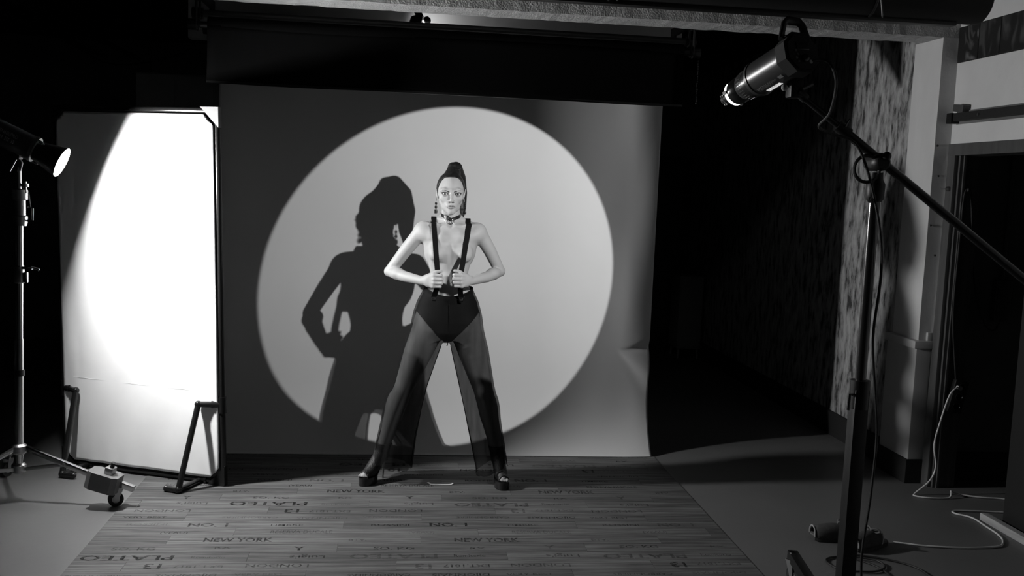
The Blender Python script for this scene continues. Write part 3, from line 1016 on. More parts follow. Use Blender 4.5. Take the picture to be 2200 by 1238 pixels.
def caster(parent, c, heading, brake=True, wr=.036):
    c = Vector(c)
    hd = Vector((math.cos(heading), math.sin(heading), 0))
    sd = Vector((-hd.y, hd.x, 0))
    cs = MB().cyl(c - sd * .011, c + sd * .011, wr, n=24).build('castor_wheel', rubber, parent)
    MB().cyl(c - sd * .0125, c + sd * .0125, wr * .5, n=18).build('wheel_hub', steel, cs)
    top = c + Vector((0, 0, wr + .022)) + hd * .018
    f = MB()
    for q in (-1, 1):
        o = sd * (.016 * q)
        f.add([c + o - hd * .008 - Vector((0, 0, .008)), c + o + hd * .008 - Vector((0, 0, .008)), top + o + hd * .018, top + o - hd * .022,
               c + o * 1.15 - hd * .008 - Vector((0, 0, .008)), c + o * 1.15 + hd * .008 - Vector((0, 0, .008)), top + o * 1.15 + hd * .018, top + o * 1.15 - hd * .022],
              [(0, 1, 2, 3), (7, 6, 5, 4), (0, 4, 5, 1), (1, 5, 6, 2), (2, 6, 7, 3), (3, 7, 4, 0)])
    f.box(top, (.04, .04, .005), R=Euler((0, 0, heading)).to_matrix())
    f.build('castor_fork', steel, parent, False)
    MB().cyl(top, top + Vector((0, 0, .035)), .011, n=14).build('castor_stem', chrome, parent)
    if brake:
        MB().box(top - hd * .045 + Vector((0, 0, -.005)), (.05, .022, .006), R=Euler((0, .25, heading)).to_matrix(), bev=.002).build('brake_pedal', dark_metal, parent)
    return top + Vector((0, 0, .03))
for k, (ex, ey) in enumerate(((1.70, 3.83), (1.05, 2.88), (2.15, 2.80))):
    top = caster(bs, (ex, ey, .036), math.atan2(ey - py, ex - px) + .5)
    d = Vector((ex - px, ey - py, 0)).normalized()
    p0 = Vector((px, py, .085)) + d * .02
    p1 = Vector((ex, ey, .105)) + d * .05
    ln = (p1 - p0).length
    Rm = frame_from(p1 - p0)
    MB().box((p0 + p1) / 2, (.042, .042, ln), R=Rm, bev=.003).build('leg', dark_metal, bs)
MB().box((px, py, .06), (.09, .09, .10), bev=.006).build('base_hub', dark_metal, bs)
# strobe mains cable: rear of the head, along the boom, down the column to the floor
back = KM @ Vector((.03, -.03, kend + .052))
cpts = [back, back + Vector((.05, -.01, .0)), (1.34, 2.97, 1.99), (1.355, 3.03, 1.90), (1.36, 3.12, 1.86), (1.42, 3.155, 1.84), (1.52, 3.16, 1.80), (1.60, 3.16, 1.60), (1.64, 3.17, 1.40), (1.645, 3.2, 1.15), (1.69, 3.24, .95), (1.73, 3.28, .78), (1.735, 3.30, .55), (1.735, 3.33, .30), (1.80, 3.40, .10), (1.95, 3.55, .008), (2.12, 3.75, .006), (2.16, 3.95, .006), (2.09, 4.08, .006), (2.00, 4.10, .006), (1.945, 4.05, .006), (1.97, 3.955, .007), (2.10, 3.925, .008), (2.18, 3.97, .008), (2.175, 4.04, .014), (2.08, 4.10, .010), (2.10, 4.13, .006), (2.24, 4.07, .006), (2.33, 3.97, .006), (2.35, 3.8, .006), (2.45, 3.4, .006), (2.6, 2.9, .006)]
tag(MB().tube(catmull(cpts, 8), .0048, 8).build('strobe_cable', rubber), 'black mains cable running from the snoot strobe down to loops on the floor', 'cable')

# ================================================================ CHROME STAND (left)
ls = empty('roller_stand', (-1.795, 4.885, 0))
tag(ls, 'chrome roller light stand holding the dish strobe', 'light stand')
sx, sy = -1.795, 4.885
MB().cyl((sx - .015, sy, .16), (sx - .008, sy, .80), .0205, n=22).build('lower_tube', chrome, ls)
MB().cyl((sx - .008, sy, .62), (sx - .008, sy, .65), .023, n=20).build('tube_band', black_plastic, ls)
MB().cyl((sx - .008, sy, .80), (sx, sy, 1.42), .0175, n=22).build('upper_tube', chrome, ls)
MB().lathe((sx - .003, sy, 1.07), (0, 0, 1), [(0, .022), (.005, .026), (.05, .026), (.055, .023), (.08, .023), (.085, .019)], 24).build('collar', steel, ls)
MB().box((sx + .035, sy - .01, 1.145), (.05, .016, .014), bev=.003).box((sx + .03, sy - .01, 1.10), (.018, .02, .05), bev=.003).tube([(sx + .05, sy - .01, 1.15), (sx + .085, sy - .01, 1.14), (sx + .09, sy - .01, 1.135)], .006, 8).build('collar_handle', chrome, ls)
MB().lathe((sx + .002, sy, 1.345), (0, 0, 1), [(0, .030), (.02, .034), (.045, .034), (.05, .026), (.12, .026), (.125, .036), (.17, .036), (.175, .02)], 24).build('top_receiver', steel, ls)
MB().tube([(sx + .035, sy - .01, 1.37), (sx + .062, sy - .01, 1.375), (sx + .064, sy - .01, 1.43), (sx + .04, sy - .01, 1.435)], .005, 8).tube([(sx + .055, sy - .01, 1.43), (sx + .045, sy - .01, 1.51)], .003, 6).build('receiver_crank', chrome, ls)
MB().cyl((sx + .03, sy - .01, 1.50), (sx + .03, sy - .01, 1.555), .009, n=14).cyl((sx + .03, sy - .01, 1.53), (sx + .03, sy - .01, 1.545), .018, n=16).build('set_screw', steel, ls)
MB().cyl((sx, sy, 1.51), (sx, sy, 1.62), .0105, n=16).build('spigot', chrome, ls)
yb = FM @ Vector((0, -.058, .20))
MB().tube([(sx, sy, 1.60), (sx + .01, sy, 1.64), yb + Vector((0, 0, -.005))], .010, 10).box(yb + Vector((0, 0, -.01)), (.05, .05, .03), bev=.006).build('tilt_yoke', black_plastic, ls)
MB().tube([(sx - .005, sy - .02, 1.655), (sx - .03, sy - .03, 1.60)], .004, 8).sphere((sx + .0, sy - .02, 1.665), .009, 10, 6).build('yoke_lever', steel, ls)
MB().lathe((sx - .014, sy, .235), (0, 0, 1), [(0, .028), (.01, .036), (.04, .036), (.05, .024)], 22).build('leg_hub', steel, ls)
MB().lathe((sx - .016, sy, .135), (0, 0, 1), [(0, .016), (.012, .034), (.045, .034), (.055, .024)], 22).build('slide_hub', steel, ls)
for k, (ex, ey) in enumerate(((-1.335, 4.805), (-2.12, 4.50), (-2.02, 5.28))):
    d = Vector((ex - sx, ey - sy, 0)).normalized()
    top = caster(ls, (ex, ey, .036), math.atan2(d.y, d.x) + (.55 if k == 0 else -.9), False)
    a = Vector((sx - .01, sy, .265)) + d * .03
    b = Vector((ex, ey, .118)) - d * .03
    Rm = frame_from(b - a)
    lg = MB().box((a + b) / 2, (.020, .026, (b - a).length), R=Rm, bev=.003).build('leg', chrome, ls)
    mid = a.lerp(b, .46)
    lo = Vector((sx - .01, sy, .165)) + d * .03
    MB().box((mid + lo) / 2 - Vector((0, 0, .004)), (.012, .018, (mid - lo).length), R=frame_from(mid - lo), bev=.002).cyl(mid + Vector((0, -.014, 0)), mid + Vector((0, .014, 0)), .007, n=12).build('leg_brace', steel, lg)
    e = b + d * .015
    MB().box(e + d * .045 + Vector((0, 0, -.008)), (.028, .030, .13), R=frame_from((d * 1.0 + Vector((0, 0, -.30)))), bev=.004).build('leg_end_fork', chrome, lg)
wb = empty('stand_weight', (-1.385, 4.79, .07))
tag(wb, 'grey faceted weight clamped to the leg of the chrome stand', 'weight')
Rw = Euler((0, math.radians(14), math.radians(-9))).to_matrix()
MB().prism([(-.075, -.045), (-.05, -.060), (.05, -.060), (.075, -.045), (.075, .03), (.05, .045), (-.05, .045), (-.075, .03)], -.040, .045, R=Rw, c=(-1.385, 4.80, .128)).build('block', mat('weight_grey', .14, .55, 0, .4, .1, (20, 20, 20)), wb, False)
MB().box((-1.355, 4.79, .182), (.04, .05, .035), R=Rw, bev=.004).build('clamp', steel, wb)
MB().tube([(-1.35, 4.79, .19), (-1.338, 4.785, .222)], .010, 10).build('clamp_lever', black_plastic, wb)

# ================================================================ SLIPPERS
def slipper(loc, rz, label):
    root = empty('slipper', loc)
    root.rotation_euler = (0, 0, rz)
    tag(root, label, 'slipper', 'pair of slippers by the boom stand')
    bpy.context.view_layer.update()
    def outline(s):
        # s 0 heel .. 1 toe, half width
        return .034 + .014 * math.sin(math.pi * min(1, s * .9 + .1)) + .008 * s if 0 < s < 1 else .01
    n = 16
    L = .255
    lt, rt = [], []
    for i in range(n + 1):
        s = i / n
        w = (.033 + .013 * s) * math.sqrt(max(0.0, 1 - abs(2 * s - 1) ** 5)) + .001
        lt.append((s * L - L / 2, w))
        rt.append((s * L - L / 2, -w))
    poly = rt + lt[::-1]
    b = MB().prism(poly, 0.0, .018)
    # toe spring
    def put(bm_, name, m_):
        for v in bm_.v:
            if v.x > .05:
                v.z += (v.x - .05) ** 2 * 2.0
        me_ = bm_.mesh(name)
        o_ = link(name, me_, m_, None, True)
        o_.parent = root
        return o_
    put(b, 'sole', mat('slipper_sole', .03, .7))
    put(MB().prism([(p[0] * .97, p[1] * .93) for p in poly], .018, .024), 'insole', mat('slipper_insole', .12, .9))
    # arched upper over the front half, open at toe and heel
    u = MB()
    m_ = 14
    vs, fs = [], []
    for i in range(9):
        s = .34 + .60 * i / 8
        x = s * L - L / 2
        w = (.033 + .013 * s) * math.sqrt(max(0.0, 1 - abs(2 * s - 1) ** 5)) + .003
        hgt = .066 * math.sin(math.pi * (.28 + .62 * (1 - i / 8)) * .82)
        for k in range(m_ + 1):
            a = math.pi * k / m_
            vs.append(Vector((x - .03 * math.sin(a) * (1 - i / 8), w * 1.02 * math.cos(a), .016 + hgt * math.sin(a) ** .8)))
    for i in range(8):
        for k in range(m_):
            q = i * (m_ + 1) + k
            fs.append((q, q + 1, q + m_ + 2, q + m_ + 1))
    u.add(vs, fs)
    uo = put(u, 'upper', mat('slipper_upper', .06, .85, 0, .2, .2, (40, 40, 40)))
    sd_ = uo.modifiers.new('thick', 'SOLIDIFY')
    sd_.thickness = .006
    pip = MB().tube([v + Vector((0, 0, .001)) for v in vs[:m_ + 1]], .0038, 6)
    put(pip, 'piping', mat('slipper_piping', .30, .7))
    put(MB().tube([v + Vector((0, 0, .001)) for v in vs[-(m_ + 1):]], .0038, 6), 'piping', mat('slipper_piping', .30, .7))
    bow = MB()
    for q in (-1, 1):
        bow.tube([Vector((-.02, 0, .082)) + Vector((.016 * math.cos(t) * .6, q * (.018 + .018 * math.sin(t - math.pi / 2)), .010 * math.sin(t))) for t in [2 * math.pi * k / 12 for k in range(12)]], .005, 6, closed=True)
    bow.sphere((-.02, 0, .084), .007, 8, 6)
    put(bow, 'bow', mat('slipper_bow', .10, .8))
    return root
slipper((2.115, 4.335, 0.0), math.radians(178), 'left-hand grey slipper of the pair on the floor, partly behind the stand column')
slipper((2.235, 4.235, 0.0), math.radians(205), 'right-hand grey slipper of the pair on the floor, nearest the white cord')
# ================================================================ PERSON
import openvdb
class Grid:
    def __init__(self, lo, hi, h):
        self.lo = np.array(lo, float)
        self.h = h
        self.n = np.ceil((np.array(hi) - self.lo) / h).astype(int) + 1
        self.d = np.full(self.n, 0.06, np.float32)
        self.ax = [(self.lo[i] + h * np.arange(self.n[i])).astype(np.float32) for i in range(3)]
    def sub(self, lo, hi):
        a = np.clip(np.floor((np.array(lo) - self.lo) / self.h).astype(int), 0, self.n)
        b = np.clip(np.ceil((np.array(hi) - self.lo) / self.h).astype(int) + 1, 0, self.n)
        sl = tuple(slice(int(a[i]), int(b[i])) for i in range(3))
        X = self.ax[0][sl[0]][:, None, None]
        Y = self.ax[1][sl[1]][None, :, None]
        Z = self.ax[2][sl[2]][None, None, :]
        return sl, X, Y, Z
    def put(self, fn, lo, hi, k=0.01, op='add'):
        m = k + 0.02
        sl, X, Y, Z = self.sub([v - m for v in lo], [v + m for v in hi])
        if any(s.stop <= s.start for s in sl):
            return
        b = fn(X, Y, Z).astype(np.float32)
        a = self.d[sl]
        if op == 'add':
            h = np.clip(.5 + .5 * (b - a) / k, 0, 1)
            self.d[sl] = (b + (a - b) * h) - k * h * (1 - h)
        else:
            h = np.clip(.5 + .5 * (-b - a) / k, 0, 1)
            self.d[sl] = a + (-b - a) * h + k * h * (1 - h)
    def cone(self, p0, p1, r0, r1, k=.01, op='add'):
        p0 = np.array(p0, float)
        p1 = np.array(p1, float)
        v = p1 - p0
        L = float(v @ v) + 1e-12
        def fn(X, Y, Z):
            t = np.clip(((X - p0[0]) * v[0] + (Y - p0[1]) * v[1] + (Z - p0[2]) * v[2]) / L, 0, 1)
            return np.sqrt((X - p0[0] - t * v[0]) ** 2 + (Y - p0[1] - t * v[1]) ** 2 + (Z - p0[2] - t * v[2]) ** 2) - (r0 + t * (r1 - r0))
        r = max(r0, r1)
        self.put(fn, np.minimum(p0, p1) - r, np.maximum(p0, p1) + r, k, op)
    def chain(self, pts, rs, k=.01, op='add'):
        P = np.array([tuple(p_) for p_ in pts], float)
        def fn(X, Y, Z):
            best = None
            for i in range(len(P) - 1):
                p0, v = P[i], P[i + 1] - P[i]
                t = np.clip(((X - p0[0]) * v[0] + (Y - p0[1]) * v[1] + (Z - p0[2]) * v[2]) / (float(v @ v) + 1e-12), 0, 1)
                d_ = np.sqrt((X - p0[0] - t * v[0]) ** 2 + (Y - p0[1] - t * v[1]) ** 2 + (Z - p0[2] - t * v[2]) ** 2) - (rs[i] + t * (rs[i + 1] - rs[i]))
                best = d_ if best is None else np.minimum(best, d_)
            return best
        r = max(rs)
        self.put(fn, P.min(0) - r, P.max(0) + r, k, op)
    def ell(self, c, r, k=.01, op='add', rot=None):
        c = np.array(c, float)
        r = np.array(r, float) * np.ones(3)
        Rm = np.eye(3) if rot is None else np.array(Euler(rot).to_matrix()).T
        def fn(X, Y, Z):
            x, y, z = X - c[0], Y - c[1], Z - c[2]
            u = (Rm[0, 0] * x + Rm[0, 1] * y + Rm[0, 2] * z)
            v = (Rm[1, 0] * x + Rm[1, 1] * y + Rm[1, 2] * z)
            w = (Rm[2, 0] * x + Rm[2, 1] * y + Rm[2, 2] * z)
            k0 = np.sqrt((u / r[0]) ** 2 + (v / r[1]) ** 2 + (w / r[2]) ** 2)
            k1 = np.sqrt((u / r[0] ** 2) ** 2 + (v / r[1] ** 2) ** 2 + (w / r[2] ** 2) ** 2) + 1e-9
            return k0 * (k0 - 1) / k1
        q = r if rot is None else np.ones(3) * r.max()
        self.put(fn, c - q, c + q, k, op)
    def stack(self, prof, k=.02, power=2.0):
        """loft of ellipses: rows of z, half width, half depth, centre x, centre y"""
        P = np.array(sorted(prof), float)
        def fn(X, Y, Z):
            zz = np.clip(Z, P[0, 0], P[-1, 0])
            a, b, cx, cy = [np.interp(zz, P[:, 0], P[:, i]) for i in (1, 2, 3, 4)]
            x, y = np.abs(X - cx) / a, np.abs(Y - cy) / b
            q = (x ** power + y ** power) ** (1 / power)
            d = (q - 1) * np.minimum(a, b) * np.where(q > 1, 1, 1)
            dz = np.maximum(P[0, 0] - Z, Z - P[-1, 0])
            return np.maximum(d, dz)
        am, bm_ = P[:, 1].max(), P[:, 2].max()
        self.put(fn, [(P[:, 3] - P[:, 1]).min(), (P[:, 4] - P[:, 2]).min(), P[0, 0]], [(P[:, 3] + P[:, 1]).max(), (P[:, 4] + P[:, 2]).max(), P[-1, 0]], k)
    def poly(self, smooth=2):
        g = openvdb.FloatGrid(0.06)
        g.copyFromArray(np.ascontiguousarray(self.d))
        pts, quads = g.convertToQuads(0.0)
        v = np.array(pts, dtype=np.float64) * self.h + self.lo
        q = np.array(quads, dtype=np.int64)
        e = np.concatenate([q[:, [0, 1]], q[:, [1, 2]], q[:, [2, 3]], q[:, [3, 0]]])
        for _ in range(smooth):
            s = np.zeros_like(v)
            c = np.zeros(len(v))
            for i in range(3):
                s[:, i] = np.bincount(e[:, 0], v[e[:, 1], i], len(v)) + np.bincount(e[:, 1], v[e[:, 0], i], len(v))
            c = np.bincount(e[:, 0], minlength=len(v)) + np.bincount(e[:, 1], minlength=len(v))
            v = .5 * v + .5 * s / np.maximum(c, 1)[:, None]
        a, b, c_ = v[q[:, 0]], v[q[:, 1]], v[q[:, 2]]
        if np.einsum('ij,ij->i', a, np.cross(b, c_)).sum() + np.einsum('ij,ij->i', a, np.cross(c_, v[q[:, 3]])).sum() < 0:
            q = q[:, ::-1]
        return v, q
def mesh_np(name, v, q):
    me = bpy.data.meshes.new(name)
    me.vertices.add(len(v))
    me.vertices.foreach_set('co', v.astype(np.float32).ravel())
    me.loops.add(q.size)
    me.loops.foreach_set('vertex_index', q.astype(np.int32).ravel())
    me.polygons.add(len(q))
    me.polygons.foreach_set('loop_start', np.arange(0, q.size, 4, dtype=np.int32))
    me.polygons.foreach_set('loop_total', np.full(len(q), 4, np.int32))
    me.update(calc_edges=True)
    me.polygons.foreach_set('use_smooth', np.ones(len(q), bool))
    return me

PX, PY, PZ = 0.266, 5.165, 0.0042
person = empty('person', (PX, PY, PZ))
person.scale = (1.012, 1.012, .996)
tag(person, 'woman in sheer black trousers and suspenders, hands gripping the straps, standing legs apart', 'person')
def child(name, me, m_, parent=None):
    o = bpy.data.objects.new(name, me)
    COL.objects.link(o)
    if not me.materials:
        me.materials.append(m_)
    o.parent = parent or person
    return o

TORSO = [(1.435, .050, .045, 0, .012), (1.418, .085, .056, 0, .010), (1.395, .122, .070, 0, .006), (1.36, .134, .083, 0, .002), (1.31, .132, .093, 0, -.003), (1.26, .124, .094, 0, -.004), (1.21, .110, .086, 0, -.003),
         (1.17, .101, .079, 0, .0), (1.14, .097, .076, 0, .002), (1.10, .102, .077, 0, .002), (1.06, .118, .084, 0, .005), (1.00, .146, .098, 0, .014), (.95, .159, .106, 0, .02), (.90, .158, .107, 0, .02), (.85, .148, .098, 0, .014), (.80, .11, .07, 0, .005)]
LEGS = {-1: dict(hip=(-.088, .012, .88), mid=(-.150, .006, .72), knee=(-.215, .012, .535), calf=(-.262, .045, .40), ank=(-.327, .095, .150)),
        1: dict(hip=(.088, .012, .88), mid=(.142, .002, .72), knee=(.200, -.004, .535), calf=(.238, .025, .40), ank=(.300, .060, .150))}
ARMS = {-1: dict(sh=(-.147, .004, 1.377), mid=(-.228, .03, 1.268), el=(-.309, .058, 1.150), fm=(-.235, -.030, 1.134), wr=(-.137, -.128, 1.122)),
        1: dict(sh=(.147, .004, 1.382), mid=(.212, .03, 1.28), el=(.273, .058, 1.168), fm=(.198, -.030, 1.144), wr=(.104, -.128, 1.128))}
def build_body(g):
    g.stack(TORSO, .012)
    # neck and shoulder slopes
    g.cone((0, .018, 1.50), (0, .012, 1.40), .045, .050, .02)
    for s in (-1, 1):
        g.cone((s * .035, .022, 1.445), (s * .125, .012, 1.400), .020, .021, .03)
        g.cone((s * .013, -.047, 1.406), (s * .075, -.042, 1.412), .0065, .006, .018)
        g.cone((s * .075, -.042, 1.412), (s * .130, -.012, 1.410), .006, .007, .018)
        A = ARMS[s]
        g.ell((s * .143, .004, 1.374), (.042, .044, .048), .03)
        g.chain([A['sh'], A['mid'], A['el'], A['fm'], A['wr']], [.0385, .0340, .0285, .0290, .0215], .02)
        g.ell(tuple(np.array(A['el']) + (s * .004, .008, -.002)), (.024, .024, .024), .01)
        g.ell(tuple(np.array(A['fm']) * .55 + np.array(A['el']) * .45 + (0, .0, .004)), (.034, .034, .027), .02)
        # chest
        g.cone((s * .05, -.055, 1.345), (s * .125, -.02, 1.36), .030, .028, .03)
        g.ell((s * .068, -.068, 1.268), (.047, .040, .046), .022)
        g.ell((s * .072, -.082, 1.254), (.036, .034, .032), .009)
        # lats, hips, buttocks
        g.ell((s * .105, .02, 1.30), (.030, .055, .085), .025)
        g.ell((s * .078, .075, .90), (.075, .06, .085), .03)
        # legs
        Lg = LEGS[s]
        g.chain([Lg['hip'], Lg['mid'], Lg['knee'], Lg['calf'], Lg['ank']], [.085, .074, .052, .050, .031], .03)
        g.ell(tuple(np.array(Lg['knee']) + (0, -.022, -.005)), (.032, .028, .042), .02)
        g.ell(tuple(np.array(Lg['calf']) + (0, .018, .02)), (.043, .036, .085), .025)
        # foot in a high heel
        d = np.array((-.075, -.105, 0)) if s < 0 else np.array((.018, -.130, 0))
        d = d / np.linalg.norm(d)
        a = np.array(Lg['ank'])
        ball = a + d * .095
        ball[2] = .066
        toe = a + d * .140
        toe[2] = .056
        heel = a - d * .012
        heel[2] = .135
        g.chain([a, heel], [.030, .026], .012)
        g.chain([a, ball], [.030, .026], .015)
        g.chain([heel, ball, toe], [.024, .026, .020], .015)
        side = np.array((-d[1], d[0], 0))
        for q, (o, rr_, ln) in enumerate(((-.018, .0095, .022), (-.004, .0075, .020), (.008, .007, .016), (.018, .0065, .010))):
            o = -o * s
            t0 = toe + side * o
            g.cone(t0, t0 + d * ln + np.array((0, 0, -.004)), rr_, rr_ * .9, .003)
        # hands: palm, four fingers curled round the strap, thumb on top
        def hx(p):
            x, y, z = p
            return (x, y, z) if s < 0 else (-.031 - x, y, z + .005)
        wr = hx((-.137, -.128, 1.122))
        kn = [(-.086, -.176, 1.156), (-.083, -.180, 1.137), (-.084, -.179, 1.118), (-.088, -.174, 1.100)]
        pip = [(-.050, -.186, 1.158), (-.046, -.188, 1.138), (-.047, -.187, 1.118), (-.053, -.182, 1.100)]
        dip = [(-.047, -.160, 1.157), (-.043, -.161, 1.138), (-.044, -.160, 1.118), (-.050, -.157, 1.101)]
        tip = [(-.068, -.146, 1.156), (-.066, -.146, 1.137), (-.067, -.146, 1.118), (-.070, -.146, 1.102)]
        rad = [.0090, .0093, .0090, .0080]
        for i in range(4):
            g.cone(hx((-.128, -.135, 1.128 - .006 * (i - 1.5) + .0)), hx(kn[i]), .0165, .0115, .008)
            g.chain([hx(kn[i]), hx(pip[i])], [rad[i] * 1.12, rad[i]], .0035)
            g.chain([hx(pip[i]), hx(dip[i]), hx(tip[i])], [rad[i], rad[i] * .92, rad[i] * .85], .002)
        g.ell(hx((-.108, -.148, 1.125)), (.026, .020, .034), .01)
        g.chain([hx((-.122, -.140, 1.138)), hx((-.098, -.158, 1.158)), hx((-.074, -.165, 1.174)), hx((-.050, -.166, 1.178))], [.016, .0125, .0098, .0082], .006)
    # belly, midline, navel, ribs, collar notch
    g.ell((0, -.058, 1.085), (.055, .028, .07), .03)
    g.cone((0, -.106, 1.315), (0, -.092, 1.10), .0085, .006, .014, 'cut')
    g.ell((0, -.098, 1.070), (.005, .012, .008), .008, 'cut')
    g.ell((0, -.060, 1.418), (.013, .012, .012), .015, 'cut')
    for s in (-1, 1):
        g.cone((s * .05, -.098, 1.20), (s * .085, -.07, 1.165), .006, .005, .022, 'cut')
        g.cone((s * .045, -.093, 1.16), (s * .035, -.088, 1.05), .005, .004, .025, 'cut')
bg = Grid((-.47, -.24, .02), (.40, .22, 1.50), .0031)
build_body(bg)
bv, bq = bg.poly(2)

# ---------------- head
hg = Grid((-.10, -.13, 1.405), (.10, .13, 1.705), .0016)
HX = -.005
EX, EZ, EY = .0335, 1.5755, -.0690
def build_head(g, full=True):
    g.ell((0, .016, 1.603), (.0685, .090, .083), .01)
    g.ell((0, -.018, 1.572), (.0595, .060, .066), .02)
    g.ell((0, -.029, 1.533), (.0405, .049, .054), .02)
    g.cone((0, .022, 1.52), (0, .012, 1.40), .046, .050, .018)
    for s in (-1, 1):
        g.cone((s * .047, .006, 1.534), (s * .030, -.034, 1.503), .010, .010, .022)
        g.cone((s * .030, -.034, 1.503), (s * .008, -.066, 1.482), .010, .010, .02)
        g.ell((s * .040, -.048, 1.556), (.017, .016, .015), .025)
        g.cone((s * .034, .015, 1.50), (s * .012, -.040, 1.405), .011, .010, .014)
        g.ell((s * .0705, .016, 1.574), (.006, .019, .030), .006, rot=(0, s * .18, 0))
        g.ell((s * .076, .018, 1.580), (.004, .011, .017), .004, 'cut')
    g.ell((0, -.069, 1.482), (.015, .013, .013), .016)
    g.ell((0, -.056, 1.512), (.030, .030, .028), .018)
    # brow
    for s in (-1, 1):
        g.cone((s * .012, -.077, 1.588), (s * .036, -.071, 1.594), .006, .006, .018)
        g.cone((s * .036, -.071, 1.594), (s * .052, -.054, 1.591), .006, .0055, .018)
        g.ell((s * EX, -.090, EZ), (.020, .017, .0125), .010, 'cut')
        g.ell((s * EX, EY, EZ), (.0156, .0150, .0150), .004)
        g.ell((s * (EX + .001), EY - .016, EZ - .0005), (.0150, .013, .0043), .0014, 'cut', rot=(0, -s * .16, 0))
        g.ell((s * EX, EY, EZ), (.0130, .0126, .0126), .001, 'cut')
        g.cone((s * (EX - .014), EY - .011, EZ + .0095), (s * EX, EY - .0145, EZ + .0108), .0028, .0032, .005)
        g.cone((s * EX, EY - .0145, EZ + .0108), (s * (EX + .016), EY - .007, EZ + .0082), .0032, .0028, .005)
    # nose
    g.cone((0, -.077, 1.592), (0, -.091, 1.562), .0065, .0078, .010)
    g.cone((0, -.091, 1.562), (0, -.1035, 1.543), .0078, .0092, .006)
    g.ell((0, -.104, 1.5405), (.0105, .009, .0080), .006)
    for s in (-1, 1):
        g.ell((s * .0135, -.0915, 1.5372), (.0068, .0095, .0066), .006)
        g.ell((s * .0075, -.0995, 1.5315), (.0032, .005, .0028), .002, 'cut')
    # lips
    for s in (-1, 1):
        g.chain([(s * .0205, -.0800, 1.5105), (s * .011, -.0885, 1.5140), (s * .0045, -.0925, 1.5160), (0, -.0925, 1.5148)], [.0022, .0032, .0035, .0033], .0045)
        g.chain([(s * .0195, -.0800, 1.5090), (s * .010, -.0885, 1.5045), (0, -.0918, 1.5032)], [.0022, .0038, .0044], .0045)
        g.chain([(s * .0205, -.0865, 1.5098), (s * .010, -.0968, 1.5098), (0, -.0985, 1.5092)], [.0016, .0020, .0020], .0022, 'cut')
    g.cone((0, -.097, 1.530), (0, -.0955, 1.521), .0025, .003, .006, 'cut')
build_head(hg)
hv, hq = hg.poly(1)

# ---------------- skin tone per vertex (lips, brows, lashes, nails are colour of the skin and make-up; lip and nostril shading painted in)
T0 = .29
def tone_for(v, face):
    t = np.full(len(v), T0)
    if face:
        x, y, z = v[:, 0], v[:, 1], v[:, 2]
        front = y < -.04
        ax = np.abs(x)
        # lips: lip colour, with upper shade and lower highlight painted into the tone
        up_l = 1.5125 + .0050 * np.clip(1 - (ax / .0205) ** 2, 0, 1) - .0016 * np.exp(-(ax / .003) ** 2)
        lo_l = 1.5095 - .0112 * np.sqrt(np.clip(1 - (ax / .0205) ** 2, 0, 1))
        lip = front & (ax < .0205) & (z < up_l) & (z > lo_l) & (y < -.075)
        t[lip] = np.where(z[lip] > 1.5096, .13, .19)
        # smoky lids and liner
        dx, dz = (ax - EX - .0015) / .0195, (z - EZ - .0012 - .12 * (ax - EX)) / .0092
        rr2 = dx * dx + dz * dz
        lid = front & (rr2 < 1)
        t[lid] = np.where(rr2[lid] < .6, .03, .03 + (T0 - .03) * (rr2[lid] - .6) / .4)
        nost = front & (np.hypot(ax - .0065, z - 1.5315) < .0034) & (y < -.092)
        t[nost] = .10  # shade inside the nostrils, painted as a darker tone
    return t
v = np.vstack([bv, hv + np.array((HX, 0, 0))])
q = np.vstack([bq, hq + len(bv)])
bme = mesh_np('body', v, q)
tones = np.concatenate([tone_for(bv, False), tone_for(hv, True)])
at = bme.attributes.new('tone', 'FLOAT_COLOR', 'POINT')
colr = np.ones((len(v), 4), np.float32)
colr[:, :3] = tones[:, None]
at.data.foreach_set('color', colr.ravel())
body = child('body', bme, skin_material())

# ---------------- eyebrows follow the brow surface
def face_y(x, z):
    i = int(round((x - hg.lo[0]) / hg.h))
    k = int(round((z - hg.lo[2]) / hg.h))
    col_ = hg.d[i, :, k]
    j = int(np.argmax(col_ < 0))
    return float(hg.ax[1][j])
brow_m = mat('brow_hair', .012, .7)
for s in (-1, 1):
    pl = []
    for t in np.linspace(0, 1, 12):
        x_ = .0125 + .036 * t
        z_ = EZ + .0100 + .0115 * t - .004 * max(0.0, t - .72) / .28 - .0 * t
        pl.append(Vector((HX + s * x_, face_y(s * x_, z_) - .0004 - .0006, z_)))
    pl[1:-1] = [(pl[i - 1] + pl[i] * 2 + pl[i + 1]) / 4 for i in range(1, 11)]
    child('eyebrow', MB().tube(pl, [.0013 + .0012 * math.sin(math.pi * min(1, (i + 2) / 8.0)) * (1 - i / 14) for i in range(12)], 8).mesh('eyebrow'), brow_m)
# ---------------- eyes
eye_white = mat('eye_white', .42, .25)
iris_m = mat('iris', .06, .25)
pupil_m = mat('pupil', .004, .15)
for s in (-1, 1):
    e = child('eye', MB().sphere((HX + s * EX, EY, EZ), (.0129, .0124, .0124), 20, 14).mesh('eye'), eye_white)
    ax = Vector((-s * .03, -1, -.02)).normalized()
    c = Vector((HX + s * EX, EY, EZ)) + ax * .0109
    for nm, rad, dd, mm_ in (('iris', .0056, .0, iris_m), ('pupil', .0026, .0007, pupil_m)):
        ob = bpy.data.objects.new(nm, MB().lathe(c + ax * dd, ax, [(0, rad), (.0012, rad * .92), (.0016, rad * .5)], 18).mesh(nm))
        ob.data.materials.append(mm_)
        COL.objects.link(ob)
        ob.parent = e

# ---------------- hair: slick cap and high ponytail
gg = Grid((-.11, -.11, 1.40), (.13, .18, 1.775), .0022)
gg.ell((0, .017, 1.604), (.0745, .0945, .0885), .004)
